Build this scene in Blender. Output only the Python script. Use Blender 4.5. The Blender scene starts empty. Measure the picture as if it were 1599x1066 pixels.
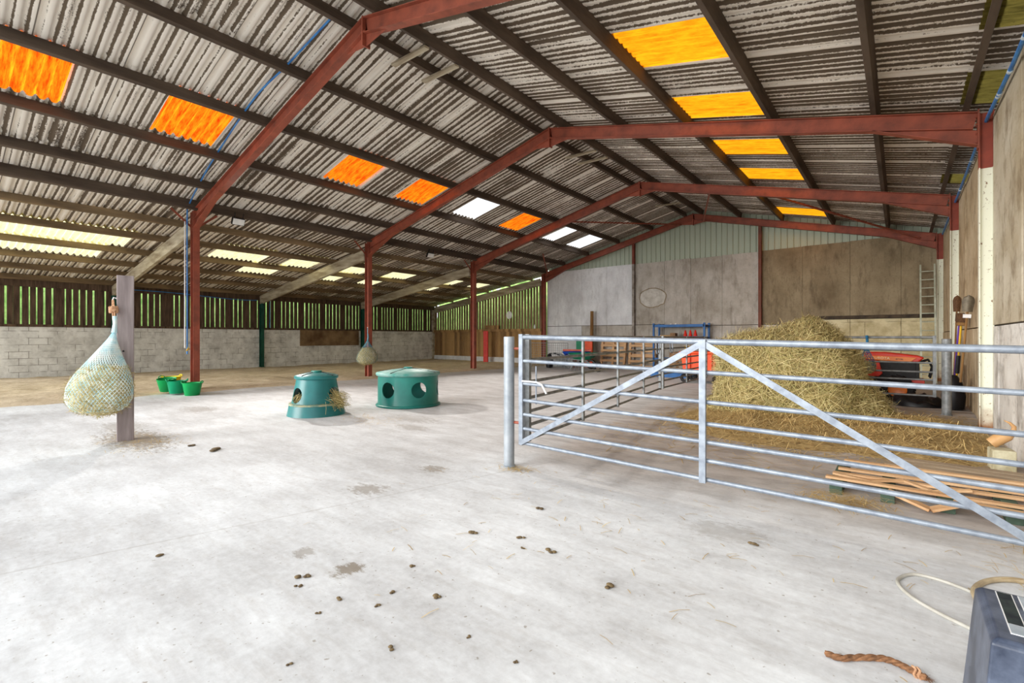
import bpy, bmesh, math, random
from mathutils import Vector, Matrix, noise as mnoise
R = random.Random(7)
PI = math.pi
C = bpy.context.scene.collection
sc = bpy.context.scene

# ------------------------------------------------------------------ mesh helpers
class MB:
    def __init__(s): s.v = []; s.f = []
    def add(s, vs, fs):
        n = len(s.v); s.v += [tuple(v) for v in vs]; s.f += [tuple(i + n for i in f) for f in fs]; return s
    def box(s, x0, x1, y0, y1, z0, z1, M=None):
        vs = [Vector((x, y, z)) for z in (z0, z1) for y in (y0, y1) for x in (x0, x1)]
        if M is not None: vs = [M @ v for v in vs]
        return s.add(vs, [(0,2,3,1),(4,5,7,6),(0,1,5,4),(2,6,7,3),(0,4,6,2),(1,3,7,5)])
    def bar(s, p0, p1, w, h, up=(0,0,1)):
        """rectangular bar from p0 to p1, w across, h along up"""
        p0 = Vector(p0); p1 = Vector(p1); d = (p1 - p0).normalized(); u = Vector(up)
        a = d.cross(u)
        if a.length < 1e-5: a = d.cross(Vector((0,1,0)))
        a.normalize(); b = a.cross(d).normalized(); a *= w / 2; b *= h / 2
        vs = [p + q for p in (p0, p1) for q in (-a-b, a-b, a+b, -a+b)]
        return s.add(vs, [(0,3,2,1),(4,5,6,7),(0,1,5,4),(1,2,6,5),(2,3,7,6),(3,0,4,7)])
    def tube(s, pts, r, n=10, cap=True):
        pts = [Vector(p) for p in pts]; m = len(pts); rr = r if isinstance(r, (list, tuple)) else [r] * m
        prev = None; vs = []
        for i, p in enumerate(pts):
            t = (pts[min(i+1, m-1)] - pts[max(i-1, 0)]).normalized()
            if prev is None:
                a = t.cross(Vector((0,0,1)))
                if a.length < 1e-3: a = t.cross(Vector((1,0,0)))
            else: a = prev - t * prev.dot(t)
            a.normalize(); prev = a; b = t.cross(a)
            for k in range(n):
                q = 2 * PI * k / n; vs.append(p + (a * math.cos(q) + b * math.sin(q)) * rr[i])
        fs = [(i*n+k, i*n+(k+1)%n, (i+1)*n+(k+1)%n, (i+1)*n+k) for i in range(m-1) for k in range(n)]
        if cap: fs += [tuple(range(n-1, -1, -1)), tuple(range((m-1)*n, m*n))]
        return s.add(vs, fs)
    def lathe(s, prof, n=48, c=(0,0,0), close=False):
        vs = [(c[0] + r*math.cos(2*PI*k/n), c[1] + r*math.sin(2*PI*k/n), c[2] + z) for r, z in prof for k in range(n)]
        m = len(prof); fs = []
        for i in range(m if close else m - 1):
            j = (i + 1) % m
            for k in range(n):
                fs.append((i*n+k, i*n+(k+1)%n, j*n+(k+1)%n, j*n+k))
        if not close:
            if prof[0][0] > 1e-6: fs.append(tuple(range(n-1, -1, -1)))
            if prof[-1][0] > 1e-6: fs.append(tuple(range((m-1)*n, m*n)))
        return s.add(vs, fs)
    def prism(s, poly, axis, a, b):
        """extrude 2-D polygon along axis from a to b"""
        def P(u, v, w): return {'x': (w,u,v), 'y': (u,w,v), 'z': (u,v,w)}[axis]
        n = len(poly); vs = [P(u, v, a) for u, v in poly] + [P(u, v, b) for u, v in poly]
        fs = [tuple(range(n-1,-1,-1)), tuple(range(n, 2*n))] + [(i, (i+1)%n, n+(i+1)%n, n+i) for i in range(n)]
        return s.add(vs, fs)
    def ibeam(s, p0, p1, depth, width, up, tf=.012, tw=.009):
        p0 = Vector(p0); p1 = Vector(p1); d = (p1-p0).normalized(); u = Vector(up); u = (u - d*u.dot(d)).normalized()
        o = u * (depth/2 - tf/2)
        s.bar(p0+o, p1+o, width, tf, u); s.bar(p0-o, p1-o, width, tf, u); s.bar(p0, p1, tw, depth-2*tf, u); return s
    def build(s, name, mat, parent=None, smooth=False, bevel=0, angle=35):
        me = bpy.data.meshes.new(name); me.from_pydata(s.v, [], s.f); me.update()
        bm = bmesh.new(); bm.from_mesh(me); bmesh.ops.recalc_face_normals(bm, faces=bm.faces); bm.to_mesh(me); bm.free()
        if smooth:
            me.shade_smooth(); me.set_sharp_from_angle(angle=math.radians(angle))
        o = bpy.data.objects.new(name, me); C.objects.link(o)
        if mat: me.materials.append(mat)
        if parent: o.parent = parent
        if bevel:
            b = o.modifiers.new('bevel', 'BEVEL'); b.width = bevel; b.segments = 2; b.limit_method = 'ANGLE'
        return o

def tag(o, label, cat, group=None, kind=None):
    if label: o['label'] = label
    if cat: o['category'] = cat
    if group: o['group'] = group
    if kind: o['kind'] = kind
    return o
def thing(name, loc, label, cat, rz=0, group=None, kind=None):
    o = bpy.data.objects.new(name, None); C.objects.link(o); o.location = loc; o.rotation_euler = (0,0,rz)
    o.empty_display_size = .2
    return tag(o, label, cat, group, kind)
def copy_thing(root, loc, rz, label):
    r = root.copy(); C.objects.link(r); r.location = loc; r.rotation_euler = (0,0,rz); r['label'] = label
    for ch in list(root.children):
        c = ch.copy(); C.objects.link(c); c.parent = r
        for g in list(ch.children):
            d = g.copy(); C.objects.link(d); d.parent = c
    return r
def fb(x, y, z, s=1.0): return mnoise.noise(Vector((x*s, y*s, z*s)))

PITCH, AMP = .146, .062
# ------------------------------------------------------------------ materials
class NT:
    def __init__(s, name):
        s.m = bpy.data.materials.new(name); s.m.use_nodes = True; s.t = s.m.node_tree; s.n = s.t.nodes
        s.b = s.n['Principled BSDF']; s.out = s.n['Material Output']
    def add(s, t, **k):
        n = s.n.new(t)
        for a, v in k.items(): setattr(n, a, v)
        return n
    def link(s, a, b): s.t.links.new(a, b)
    def val(s, sock, v):
        if hasattr(v, 'is_output'): s.link(v, sock)
        else: sock.default_value = v
    def coord(s, scale=(1,1,1), kind='Object'):
        tc = s.add('ShaderNodeTexCoord'); mp = s.add('ShaderNodeMapping'); mp.inputs['Scale'].default_value = scale
        s.link(tc.outputs[kind], mp.inputs['Vector']); return mp.outputs['Vector']
    def noise(s, vec, scale, detail=4, rough=.6):
        n = s.add('ShaderNodeTexNoise'); s.link(vec, n.inputs['Vector'])
        n.inputs['Scale'].default_value = scale; n.inputs['Detail'].default_value = detail; n.inputs['Roughness'].default_value = rough
        return n.outputs['Fac']
    def ramp(s, fac, a, b, ca=(0,0,0,1), cb=(1,1,1,1)):
        r = s.add('ShaderNodeValToRGB'); s.link(fac, r.inputs['Fac'])
        e = r.color_ramp.elements; e[0].position = a; e[1].position = b; e[0].color = ca; e[1].color = cb
        return r.outputs['Color']
    def math(s, op, a, b=0.0, clamp=False):
        n = s.add('ShaderNodeMath', operation=op, use_clamp=clamp); s.val(n.inputs[0], a); s.val(n.inputs[1], b); return n.outputs[0]
    def mix(s, fac, a, b, blend='MIX'):
        n = s.add('ShaderNodeMix', data_type='RGBA', blend_type=blend)
        s.val(n.inputs[0], fac); s.val(n.inputs[6], a if hasattr(a,'is_output') else c4(a)); s.val(n.inputs[7], b if hasattr(b,'is_output') else c4(b))
        return n.outputs[2]
    def sep(s, vec):
        n = s.add('ShaderNodeSeparateXYZ'); s.link(vec, n.inputs[0]); return n.outputs
    def comb(s, x, y, z=0.0):
        n = s.add('ShaderNodeCombineXYZ')
        for i, v in enumerate((x, y, z)): s.val(n.inputs[i], v)
        return n.outputs[0]
    def bump(s, h, strength=.3, dist=.01):
        b = s.add('ShaderNodeBump'); b.inputs['Strength'].default_value = strength; b.inputs['Distance'].default_value = dist
        s.link(h, b.inputs['Height']); s.link(b.outputs['Normal'], s.b.inputs['Normal'])
    def done(s, col, rough=.8, metal=0.0, spec=.3):
        s.val(s.b.inputs['Base Color'], col if hasattr(col,'is_output') else c4(col))
        s.val(s.b.inputs['Roughness'], rough); s.val(s.b.inputs['Metallic'], metal)
        s.b.inputs['Specular IOR Level'].default_value = spec
        return s.m
def c4(c): return (c[0], c[1], c[2], 1.0)
def S(r, g, b):
    """sRGB 0-255 to linear"""
    f = lambda u: (u/255/12.92) if u/255 <= .04045 else ((u/255+.055)/1.055)**2.4
    return (f(r), f(g), f(b))

def simple(name, a, b, scale=6, lo=.35, hi=.65, rough=.75, metal=0.0, stretch=(1,1,1), bump=0.0, detail=4, spec=.3):
    n = NT(name); v = n.coord(stretch); f = n.noise(v, scale, detail)
    col = n.ramp(f, lo, hi, c4(a), c4(b))
    if bump: n.bump(f, bump, .01)
    return n.done(col, rough, metal, spec)

M = {}
def mat_sheet():
    n = NT('cement_sheet'); v = n.coord(); x, y, z = n.sep(v)
    oi = n.add('ShaderNodeObjectInfo').outputs['Random']
    u = n.math('DIVIDE', y, 1.022); sid = n.math('FLOOR', u); fr = n.math('FRACT', u)
    wn = n.add('ShaderNodeTexWhiteNoise', noise_dimensions='2D'); n.link(n.comb(sid, n.math('MULTIPLY', oi, 91.0)), wn.inputs['Vector'])
    rnd = wn.outputs['Value']
    rib = n.math('FLOOR', n.math('DIVIDE', n.math('ADD', y, .0365), .073))
    wr_ = n.add('ShaderNodeTexWhiteNoise', noise_dimensions='2D'); n.link(n.comb(rib, n.math('MULTIPLY', oi, 57.0)), wr_.inputs['Vector'])
    streak = n.noise(n.comb(n.math('MULTIPLY', x, 1.6), n.math('MULTIPLY', y, 16.0)), 1.6, 4, .75)
    fine = n.noise(v, 30, 3, .75); blot = n.noise(v, .9, 3)
    flank_shade = n.math('MAXIMUM', n.math('MULTIPLY', n.math('COSINE', n.math('MULTIPLY', y, 2*PI/PITCH)), -1.0), 0.0)   # groove shade painted into the sheet colour, on the front-facing side of each rib
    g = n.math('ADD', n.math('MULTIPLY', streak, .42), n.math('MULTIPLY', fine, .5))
    g = n.math('ADD', g, n.math('MULTIPLY', n.math('POWER', flank_shade, 4.0), .34))
    g = n.math('ADD', g, n.math('MULTIPLY', blot, .4))
    g = n.math('ADD', g, n.math('MULTIPLY', wr_.outputs['Value'], .2))
    g = n.math('ADD', g, n.math('MULTIPLY', rnd, .12))
    strip = n.math('LESS_THAN', fr, .13)
    g = n.math('SUBTRACT', g, n.math('MULTIPLY', strip, .22))
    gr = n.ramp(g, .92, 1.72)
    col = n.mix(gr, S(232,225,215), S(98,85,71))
    line = n.math('LESS_THAN', n.math('ABSOLUTE', n.math('SUBTRACT', fr, .992)), .008)
    col = n.mix(n.math('MULTIPLY', line, .8), col, S(70,58,46))
    return n.done(col, .9)
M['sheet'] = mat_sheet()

def mat_rooflight(name, a, b, dirt, t=.9):
    n = NT(name); v = n.coord((1,1,1)); x, y, z = n.sep(v)
    f = n.noise(n.comb(n.math('MULTIPLY', x, 1.6), n.math('MULTIPLY', y, 13.0)), 1.7, 4, .7)
    col = n.ramp(f, .35, .68, c4(a), c4(b))
    d = n.ramp(n.noise(v, 9, 4, .7), .62, .72); col = n.mix(n.math('MULTIPLY', d, dirt), col, (.03,.02,.012))
    tr = n.add('ShaderNodeBsdfTranslucent'); n.link(col, tr.inputs['Color'])
    df = n.add('ShaderNodeBsdfDiffuse'); n.link(col, df.inputs['Color'])
    mx = n.add('ShaderNodeMixShader'); mx.inputs[0].default_value = t
    n.link(df.outputs[0], mx.inputs[1]); n.link(tr.outputs[0], mx.inputs[2]); n.link(mx.outputs[0], n.out.inputs['Surface'])
    return n.m
M['orange'] = mat_rooflight('orange_rooflight', (1.0,.34,.01), (.72,.035,.002), .35)
M['yellow'] = mat_rooflight('yellow_rooflight', (1.0,.52,.012), (1.0,.26,.005), .25)
M['clear'] = mat_rooflight('white_rooflight', (.98,.98,1.0), (.95,.95,.98), .0, .97)
M['cream'] = mat_rooflight('cream_rooflight', (.95,.9,.62), (.8,.72,.38), .3)
M['olive'] = mat_rooflight('olive_rooflight', (.26,.21,.05), (.1,.08,.02), .5, .45)

def mat_red():
    n = NT('red_oxide_steel'); v = n.coord(); f = n.noise(v, 3.5, 5); g = n.noise(v, 30, 3)
    col = n.ramp(f, .32, .7, c4(S(164,84,62)), c4(S(118,62,48)))
    col = n.mix(n.math('MULTIPLY', n.ramp(g, .6, .75), .5), col, S(92,64,52))
    return n.done(col, .55, 0, .4)
M['red'] = mat_red()
def mat_redwhite(split):
    n = NT('red_and_cream_steel'); v = n.coord(); x, y, z = n.sep(v); f = n.noise(v, 3.5, 5); g = n.noise(v, 16, 4, .7)
    red = n.ramp(f, .32, .7, c4(S(160,72,52)), c4(S(118,54,42)))
    wh = n.mix(n.ramp(g, .6, .68), S(226,226,208), S(120,84,52))
    low = n.ramp(n.math('ADD', z, n.math('MULTIPLY', f, .5)), .35, .6); wh = n.mix(n.math('SUBTRACT', 1.0, low), wh, S(150,100,55))
    m = n.math('GREATER_THAN', z, split)
    return n.done(n.mix(m, wh, red), .6, 0, .4)
M['redcream'] = mat_redwhite(3.62)
M['redbrown'] = simple('dull_brown_red_steel', S(128,72,54), S(92,58,46), 3.5, .32, .7, .65)
def mat_redgrey():
    n = NT('red_and_limewashed_steel'); v = n.coord(); x, y, z = n.sep(v); f = n.noise(v, 3.5, 5)
    red = n.ramp(f, .32, .7, c4(S(140,70,54)), c4(S(105,56,44))); gr = n.ramp(f, .35, .65, c4(S(165,158,150)), c4(S(110,98,86)))
    return n.done(n.mix(n.math('GREATER_THAN', z, 4.42), gr, red), .7)
M['redgrey'] = mat_redgrey()

M['purlin'] = simple('dark_purlin_timber', S(98,84,72), S(58,47,39), 2.2, .35, .7, .85, 0, (2.2,.35,2.2), .15)
M['purlin_pale'] = simple('brown_side_purlin_timber', S(142,120,90), S(82,68,52), 2.2, .35, .7, .85, 0, (2.2,.35,2.2), .15)
M['grey_timber'] = simple('weathered_rafter_timber', S(196,186,164), S(126,110,88), 2.4, .35, .7, .85, 0, (.5,3,3), .15)
M['slat'] = simple('dark_slat_boards', S(104,84,68), S(56,42,33), 2.5, .35, .7, .85, 0, (6,6,.6), .2)
M['slat_pale'] = simple('gable_slat_boards', S(150,126,98), S(96,76,56), 2.5, .35, .7, .85, 0, (6,6,.6), .2)
def mat_boards():
    n = NT('tan_boards'); v = n.coord(); x, y, z = n.sep(v)
    wn = n.add('ShaderNodeTexWhiteNoise', noise_dimensions='1D'); n.link(n.math('FLOOR', n.math('DIVIDE', x, .2)), wn.inputs['W'])
    f = n.noise(n.comb(n.math('MULTIPLY', x, 9), n.math('MULTIPLY', z, 1.2)), 2.2, 5, .7)
    t = n.math('ADD', n.math('MULTIPLY', wn.outputs['Value'], .5), n.math('MULTIPLY', f, .6))
    col = n.ramp(t, .25, .8, c4(S(112,84,56)), c4(S(188,150,100)))
    return n.done(col, .85)
M['boards'] = mat_boards()

def mat_block(name, vecmode, light, dark, bw=.44, bh=.215):
    n = NT(name); v = n.coord(); x, y, z = n.sep(v); u = y if vecmode == 'y' else x
    br = n.add('ShaderNodeTexBrick'); n.link(n.comb(u, z), br.inputs['Vector'])
    br.inputs['Scale'].default_value = 1; br.inputs['Brick Width'].default_value = bw; br.inputs['Row Height'].default_value = bh
    br.inputs['Mortar Size'].default_value = .009; br.inputs['Mortar Smooth'].default_value = .4
    br.inputs['Color1'].default_value = (1,1,1,1); br.inputs['Color2'].default_value = (.86,.86,.86,1); br.inputs['Mortar'].default_value = (.36,.34,.32,1)
    f = n.noise(v, 1.5, 5, .65); g = n.noise(v, 7, 4, .7)
    t = n.math('ADD', n.math('MULTIPLY', f, .65), n.math('MULTIPLY', g, .35))
    col = n.ramp(t, .42, .68, c4(light), c4(dark))
    crack = n.ramp(n.noise(v, 2.7, 2), .44, .56)
    col = n.mix(crack, col, n.mix(1.0, col, br.outputs['Color'], 'MULTIPLY'))
    n.bump(br.outputs['Fac'], -.25, .006)
    return n.done(col, .9)
M['block'] = mat_block('whitewashed_blockwork', 'y', S(240,240,238), S(186,184,180))
M['creamblock'] = mat_block('cream_painted_blockwork', 'x', S(216,204,166), S(168,152,112), .9, .45)

def mat_panel(name, a, b, c, gscale=1.3, SK=.75):
    n = NT(name); v = n.coord(); x, y, z = n.sep(v)
    f = n.noise(n.comb(n.math('MULTIPLY', x, 1.1), n.math('MULTIPLY', y, .6), n.math('MULTIPLY', z, .8)), gscale, 6, .65)
    g = n.noise(n.coord((1,.35,1)), 14, 4, .7)
    col = n.ramp(f, .35, .66, c4(a), c4(b))
    st = n.noise(n.comb(n.math('MULTIPLY', x, 5), n.math('MULTIPLY', y, 1.8), n.math('MULTIPLY', z, 1.3)), 1.2, 4, .7)
    col = n.mix(n.math('MULTIPLY', n.ramp(st, .5, .72), SK), col, c)
    col = n.mix(n.math('MULTIPLY', n.ramp(g, .55, .8), .45), col, c)
    n.bump(g, .12, .01)
    return n.done(col, .9)
M['panel_white'] = mat_panel('limewashed_concrete', S(236,237,238), S(204,204,206), S(160,156,150), 1.0, .35)
M['panel_grey'] = mat_panel('grey_concrete', S(200,194,186), S(160,152,140), S(108,98,84), 1.0, .5)
M['panel_tan'] = mat_panel('tan_stained_concrete', S(158,143,116), S(118,103,80), S(78,64,48), .9, .6)
M['wall_brown'] = mat_panel('brown_stained_panel', S(204,186,156), S(166,142,108), S(108,84,56), 1.0)
M['wall_grey'] = mat_panel('pale_stained_panel', S(204,196,178), S(172,158,132), S(112,92,66), 1.0, .9)
M['wall_white'] = mat_panel('flaking_whitewash', S(228,226,222), S(198,192,184), S(104,92,82), 1.2, .9)
M['gap'] = simple('dark_joint', S(50,42,34), S(84,70,54), 5)

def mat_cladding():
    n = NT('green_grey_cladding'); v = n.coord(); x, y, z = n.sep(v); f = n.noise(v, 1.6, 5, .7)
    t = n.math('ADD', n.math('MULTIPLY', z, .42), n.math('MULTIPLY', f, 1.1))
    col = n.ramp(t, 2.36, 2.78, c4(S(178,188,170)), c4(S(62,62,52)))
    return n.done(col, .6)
M['clad'] = mat_cladding()

def mat_floor():
    n = NT('dusty_concrete'); v = n.coord(); x, y, z = n.sep(v)
    a = n.noise(v, .55, 6, .6); b = n.noise(n.coord((.6,1.6,1)), 2.6, 5, .7); c = n.noise(v, 22, 4, .7)
    t = n.math('ADD', n.math('MULTIPLY', a, .5), n.math('ADD', n.math('MULTIPLY', b, .32), n.math('MULTIPLY', c, .2)))
    col = n.ramp(t, .41, .62, c4(S(228,231,234)), c4(S(183,183,184)))
    # dirtier trodden area inside the pen and towards the back wall
    pen = n.math('MULTIPLY', n.ramp(x, -4.6, -2.6), n.ramp(n.math('ADD', y, n.math('MULTIPLY', a, 1.6)), 4.2, 6.4))
    rr = n.add('ShaderNodeMapRange'); rr.interpolation_type = 'SMOOTHSTEP'
    n.link(n.math('ADD', y, n.math('MULTIPLY', a, 2.0)), rr.inputs[0]); rr.inputs[1].default_value = 4.3; rr.inputs[2].default_value = 7.0
    rx = n.add('ShaderNodeMapRange'); rx.interpolation_type = 'SMOOTHSTEP'
    n.link(n.math('ADD', x, n.math('MULTIPLY', b, 1.2)), rx.inputs[0]); rx.inputs[1].default_value = -4.2; rx.inputs[2].default_value = -2.2
    pen = n.math('MULTIPLY', rr.outputs[0], rx.outputs[0])
    col = n.mix(n.math('MULTIPLY', pen, .8), col, n.ramp(b, .35, .65, c4(S(158,132,108)), c4(S(112,88,66))))
    rb = n.add('ShaderNodeMapRange'); rb.interpolation_type = 'SMOOTHSTEP'
    n.link(y, rb.inputs[0]); rb.inputs[1].default_value = 1.6; rb.inputs[2].default_value = 8.0
    col = n.mix(n.math('MULTIPLY', rb.outputs[0], .62), col, n.ramp(b, .35, .66, c4(S(190,187,186)), c4(S(154,148,145))))
    # stains with outlines of their own
    for sx, sy, r, asp, k in ((-2.41,1.52,.085,1.2,.85),(-2.81,1.47,.09,.8,.5),(-7.6,1.75,1.0,.35,.75),(-3.56,2.42,.19,.8,.6),(-3.6,3.21,.17,.7,.65),(-6.1,5.0,.6,.5,.35),(-8.9,1.9,.6,.5,.45),(-.9,3.4,.3,.6,.3),(-9.9,3.2,.5,.6,.35),(-5.5,4.5,.35,.5,.4)):
        d = n.math('SQRT', n.math('ADD', n.math('POWER', n.math('SUBTRACT', x, sx), 2.0), n.math('POWER', n.math('DIVIDE', n.math('SUBTRACT', y, sy), asp), 2.0)))
        d = n.math('ADD', n.math('DIVIDE', d, r), n.math('MULTIPLY', n.math('SUBTRACT', n.noise(n.coord((.7,1.6,1)), 13, 5, .8), .5), 3.6))
        col = n.mix(n.math('MULTIPLY', n.ramp(d, .55, 1.1, (1,1,1,1), (0,0,0,1)), k), col, S(126,114,98))
    # fine specks of dirt
    sp = n.noise(v, 34, 2, .5); col = n.mix(n.math('MULTIPLY', n.ramp(sp, .68, .74), .65), col, S(134,124,110))
    gs = n.noise(n.coord((.5,2.2,1)), 5.5, 5, .75); col = n.mix(n.math('MULTIPLY', n.ramp(gs, .5, .75), .4), col, S(170,164,158))
    # old joint between slabs
    dj = n.math('ABSOLUTE', n.math('SUBTRACT', n.math('ADD', n.math('MULTIPLY', x, .968), n.math('MULTIPLY', y, -.251)), -3.794))
    dj = n.math('ADD', dj, n.math('MULTIPLY', n.noise(v, 16, 3), .02))
    col = n.mix(n.math('MULTIPLY', n.ramp(dj, .012, .022, (1,1,1,1), (0,0,0,1)), .3), col, S(140,132,122))
    n.bump(t, .1, .02)
    return n.done(col, .85)
M['floor'] = mat_floor()
def mat_sand():
    n = NT('trodden_sand'); v = n.coord(); a = n.noise(v, 1.3, 6, .7); b = n.noise(v, 9, 5, .75)
    t = n.math('ADD', n.math('MULTIPLY', a, .55), n.math('MULTIPLY', b, .45))
    col = n.ramp(t, .38, .64, c4(S(214,198,172)), c4(S(166,146,120)))
    n.bump(b, .5, .04)
    return n.done(col, .95)
M['sand'] = mat_sand()
def mat_island(name, cols, rough=.85):
    n = NT(name); g = n.add('ShaderNodeNewGeometry'); r = n.add('ShaderNodeValToRGB'); n.link(g.outputs['Random Per Island'], r.inputs['Fac'])
    e = r.color_ramp.elements
    while len(e) < len(cols): e.new(.5)
    for i, c in enumerate(cols): e[i].position = i/(len(cols)-1); e[i].color = c4(c)
    return n.done(r.outputs['Color'], rough)
M['hay'] = mat_island('hay_strands', [S(136,118,70), S(200,182,126), S(162,156,98), S(226,210,156), S(178,154,102), S(142,138,80)])
M['hay_brown'] = mat_island('loose_brown_hay', [S(146,118,70), S(206,178,118), S(180,150,96), S(222,198,142), S(158,132,80)])
M['haycore'] = simple('hay_core', S(160,142,90), S(86,76,44), 11, .35, .68, .95, 0, (1,1,1), .8, 6)
M['haylayer'] = simple('trodden_hay', S(194,168,116), S(134,110,70), 14, .35, .68, .95, 0, (1,1,1), .8, 6)
M['netcore'] = simple('netted_hay', S(232,222,186), S(176,162,116), 12, .35, .68, .95, 0, (1,1,1), .8, 6)
M['galv'] = simple('galvanised_tube', S(150,159,170), S(120,128,140), 14, .35, .65, .45, .25, (1,1,1), 0, 4, .5)
M['galv_dull'] = simple('dull_galvanised_tube', S(146,149,150), S(108,111,112), 9, .35, .65, .5, .3)
M['galv_post'] = simple('galvanised_post', S(168,174,180), S(138,146,154), 5, .35, .65, .45, .25, (1,1,1), 0, 4, .5)
M['green'] = simple('green_post_paint', S(24,86,70), S(14,56,46), 5, .35, .65, .5)
M['teal'] = simple('teal_moulded_plastic', S(30,128,116), S(20,104,96), 2.5, .35, .7, .34, 0, (1,1,1), 0, 3, .5)
M['teal_dusty'] = simple('dusty_teal_lid', S(70,140,130), S(150,176,170), 3, .35, .7, .5)
M['teal_blue'] = simple('blue_teal_moulded_plastic', S(34,122,122), S(26,100,102), 2.5, .35, .7, .34, 0, (1,1,1), 0, 3, .5)
M['rim_dust'] = simple('dusty_rim', S(176,172,140), S(60,130,126), 7, .4, .62, .7)
M['tubgreen'] = simple('green_rubber', S(0,158,84), S(0,138,72), 4, .35, .65, .4)
M['tubteal'] = simple('sea_green_rubber', S(0,150,104), S(0,132,92), 4, .35, .65, .4)
M['tubyellow'] = simple('yellow_rubber', S(240,222,30), S(222,200,20), 4, .35, .65, .4)
M['postwood'] = simple('silvered_post_timber', S(176,164,164), S(130,118,118), 2.5, .3, .7, .8, 0, (5,5,.5), .1)
M['net'] = simple('pale_blue_net_cord', S(232,236,230), S(168,212,222), 8, .35, .65, .7)
M['net_blue'] = simple('blue_net_cord', S(120,170,184), S(70,130,150), 8, .35, .65, .7)
M['rope'] = simple('tan_baler_twine', S(206,166,132), S(160,116,84), 30, .35, .65, .9)
M['ropebrown'] = simple('brown_hemp_rope', S(150,108,76), S(102,72,50), 40, .35, .65, .95)
M['palletwood'] = simple('new_pallet_timber', S(222,184,142), S(186,142,100), 2, .35, .7, .8, 0, (1,9,9), .1)
M['palletgrey'] = simple('weathered_pallet_timber', S(172,154,130), S(128,110,90), 2, .35, .7, .85, 0, (1,9,9), .1)
M['palletblock'] = simple('green_treated_bearer', S(84,104,88), S(60,78,66), 5)
M['blacktub'] = simple('blue_black_plastic', S(96,106,126), S(36,46,66), 6, .3, .6, .38, 0, (1,1,1), .05, 5, .5)
M['label_dark'] = simple('printed_picture', S(24,30,38), S(52,62,60), 18)
M['label_grey'] = simple('printed_grey', S(168,176,184), S(150,158,166), 18)
M['white'] = simple('white_plastic', S(236,236,236), S(222,222,224), 6, rough=.5)
M['hose'] = simple('pale_hose', S(190,188,180), S(160,155,144), 6, rough=.45)
M['hosetan'] = simple('tan_hose', S(190,172,140), S(150,132,104), 6, rough=.5)
M['bluepipe'] = simple('blue_water_pipe', S(70,140,206), S(48,108,176), 6, rough=.4)
M['blueclip'] = simple('pale_clip', S(214,226,236), S(190,206,220), 6, rough=.5)
M['blueframe'] = simple('blue_racking_steel', S(44,104,166), S(34,84,140), 4, rough=.5)
M['shelfboard'] = simple('chipboard_shelf', S(150,116,84), S(116,88,62), 9)
M['bluebarrow'] = simple('blue_barrow_pan', S(36,86,196), S(26,66,160), 4, rough=.4)
M['greenbarrow'] = simple('green_barrow_pan', S(26,116,84), S(18,88,64), 4, rough=.45)
M['rubber'] = simple('black_rubber', S(40,38,38), S(24,22,22), 8)
M['black'] = simple('black_plastic', S(34,34,36), S(18,18,20), 8, rough=.5)
M['orange_pl'] = simple('orange_plastic', S(240,92,44), S(216,72,30), 4, rough=.5)
M['redplastic'] = simple('red_plastic', S(226,52,34), S(196,36,26), 4, rough=.45)
M['pink'] = simple('pink_red_tube', S(226,120,104), S(196,92,80), 4, rough=.5)
M['ladder'] = simple('dull_aluminium', S(206,210,192), S(168,172,152), 6, rough=.45, metal=.4)
M['purple'] = simple('purple_handle', S(104,56,170), S(84,42,144), 5, rough=.4)
M['yellowh'] = simple('yellow_handle', S(230,186,28), S(206,160,20), 5, rough=.4)
M['woodh'] = simple('ash_handle', S(150,112,66), S(112,80,46), 3, stretch=(6,6,.6))
M['bristle'] = simple('brown_bristle', S(110,76,46), S(66,44,28), 30, stretch=(4,4,1), bump=.5)
M['shovel'] = simple('worn_shovel_steel', S(120,110,92), S(78,70,58), 8, rough=.5, metal=.3)
M['tr_red'] = simple('tractor_red', S(222,54,28), S(198,42,22), 3, rough=.35, spec=.5)
M['tr_orange'] = simple('tractor_orange', S(236,132,40), S(220,112,30), 3, rough=.35, spec=.5)
M['tr_dark'] = simple('tractor_engine_black', S(40,38,38), S(22,22,22), 9, rough=.5)
M['lettering'] = simple('cream_lettering', S(250,236,196), S(240,226,186), 6, rough=.5)
M['concrete_blk'] = simple('mossy_concrete_block', S(202,196,168), S(160,150,118), 8, bump=.3)
M['scoop'] = simple('tan_scoop_plastic', S(206,164,112), S(170,126,80), 4, rough=.5)
M['mesh'] = simple('grey_wire_mesh', S(170,172,172), S(132,134,134), 9, rough=.5, metal=.3)
M['dung'] = simple('dried_dung', S(124,106,76), S(82,68,50), 14, bump=.5)
M['cork'] = simple('cardboard', S(196,160,112), S(160,126,84), 9)
M['plywood'] = simple('stained_ply_board', S(150,124,92), S(92,68,46), 1.6, .35, .7, .85, 0, (1,1,1), .05, 5)
M['stone'] = simple('plaster_patch', S(206,202,194), S(176,170,160), 5, bump=.2)
M['foliage'] = simple('hedge_leaves', S(196,228,140), S(120,172,84), 3.5, .35, .68, .8, 0, (1,1,1), .6, 6)
M['grass'] = simple('field_grass', S(120,164,72), S(80,124,48), 2.5)
M['yard'] = simple('yard_concrete', S(214,210,204), S(188,184,176), 1.2)
M['sack'] = simple('dark_plastic_sheet', S(32,30,34), S(14,14,16), 5, rough=.4)
M['lamp'] = simple('floodlight_glass', S(240,240,236), S(226,226,224), 6, rough=.3)
M['bluebag'] = simple('blue_haylage_net', S(46,122,164), S(28,88,128), 14, bump=.5)

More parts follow.
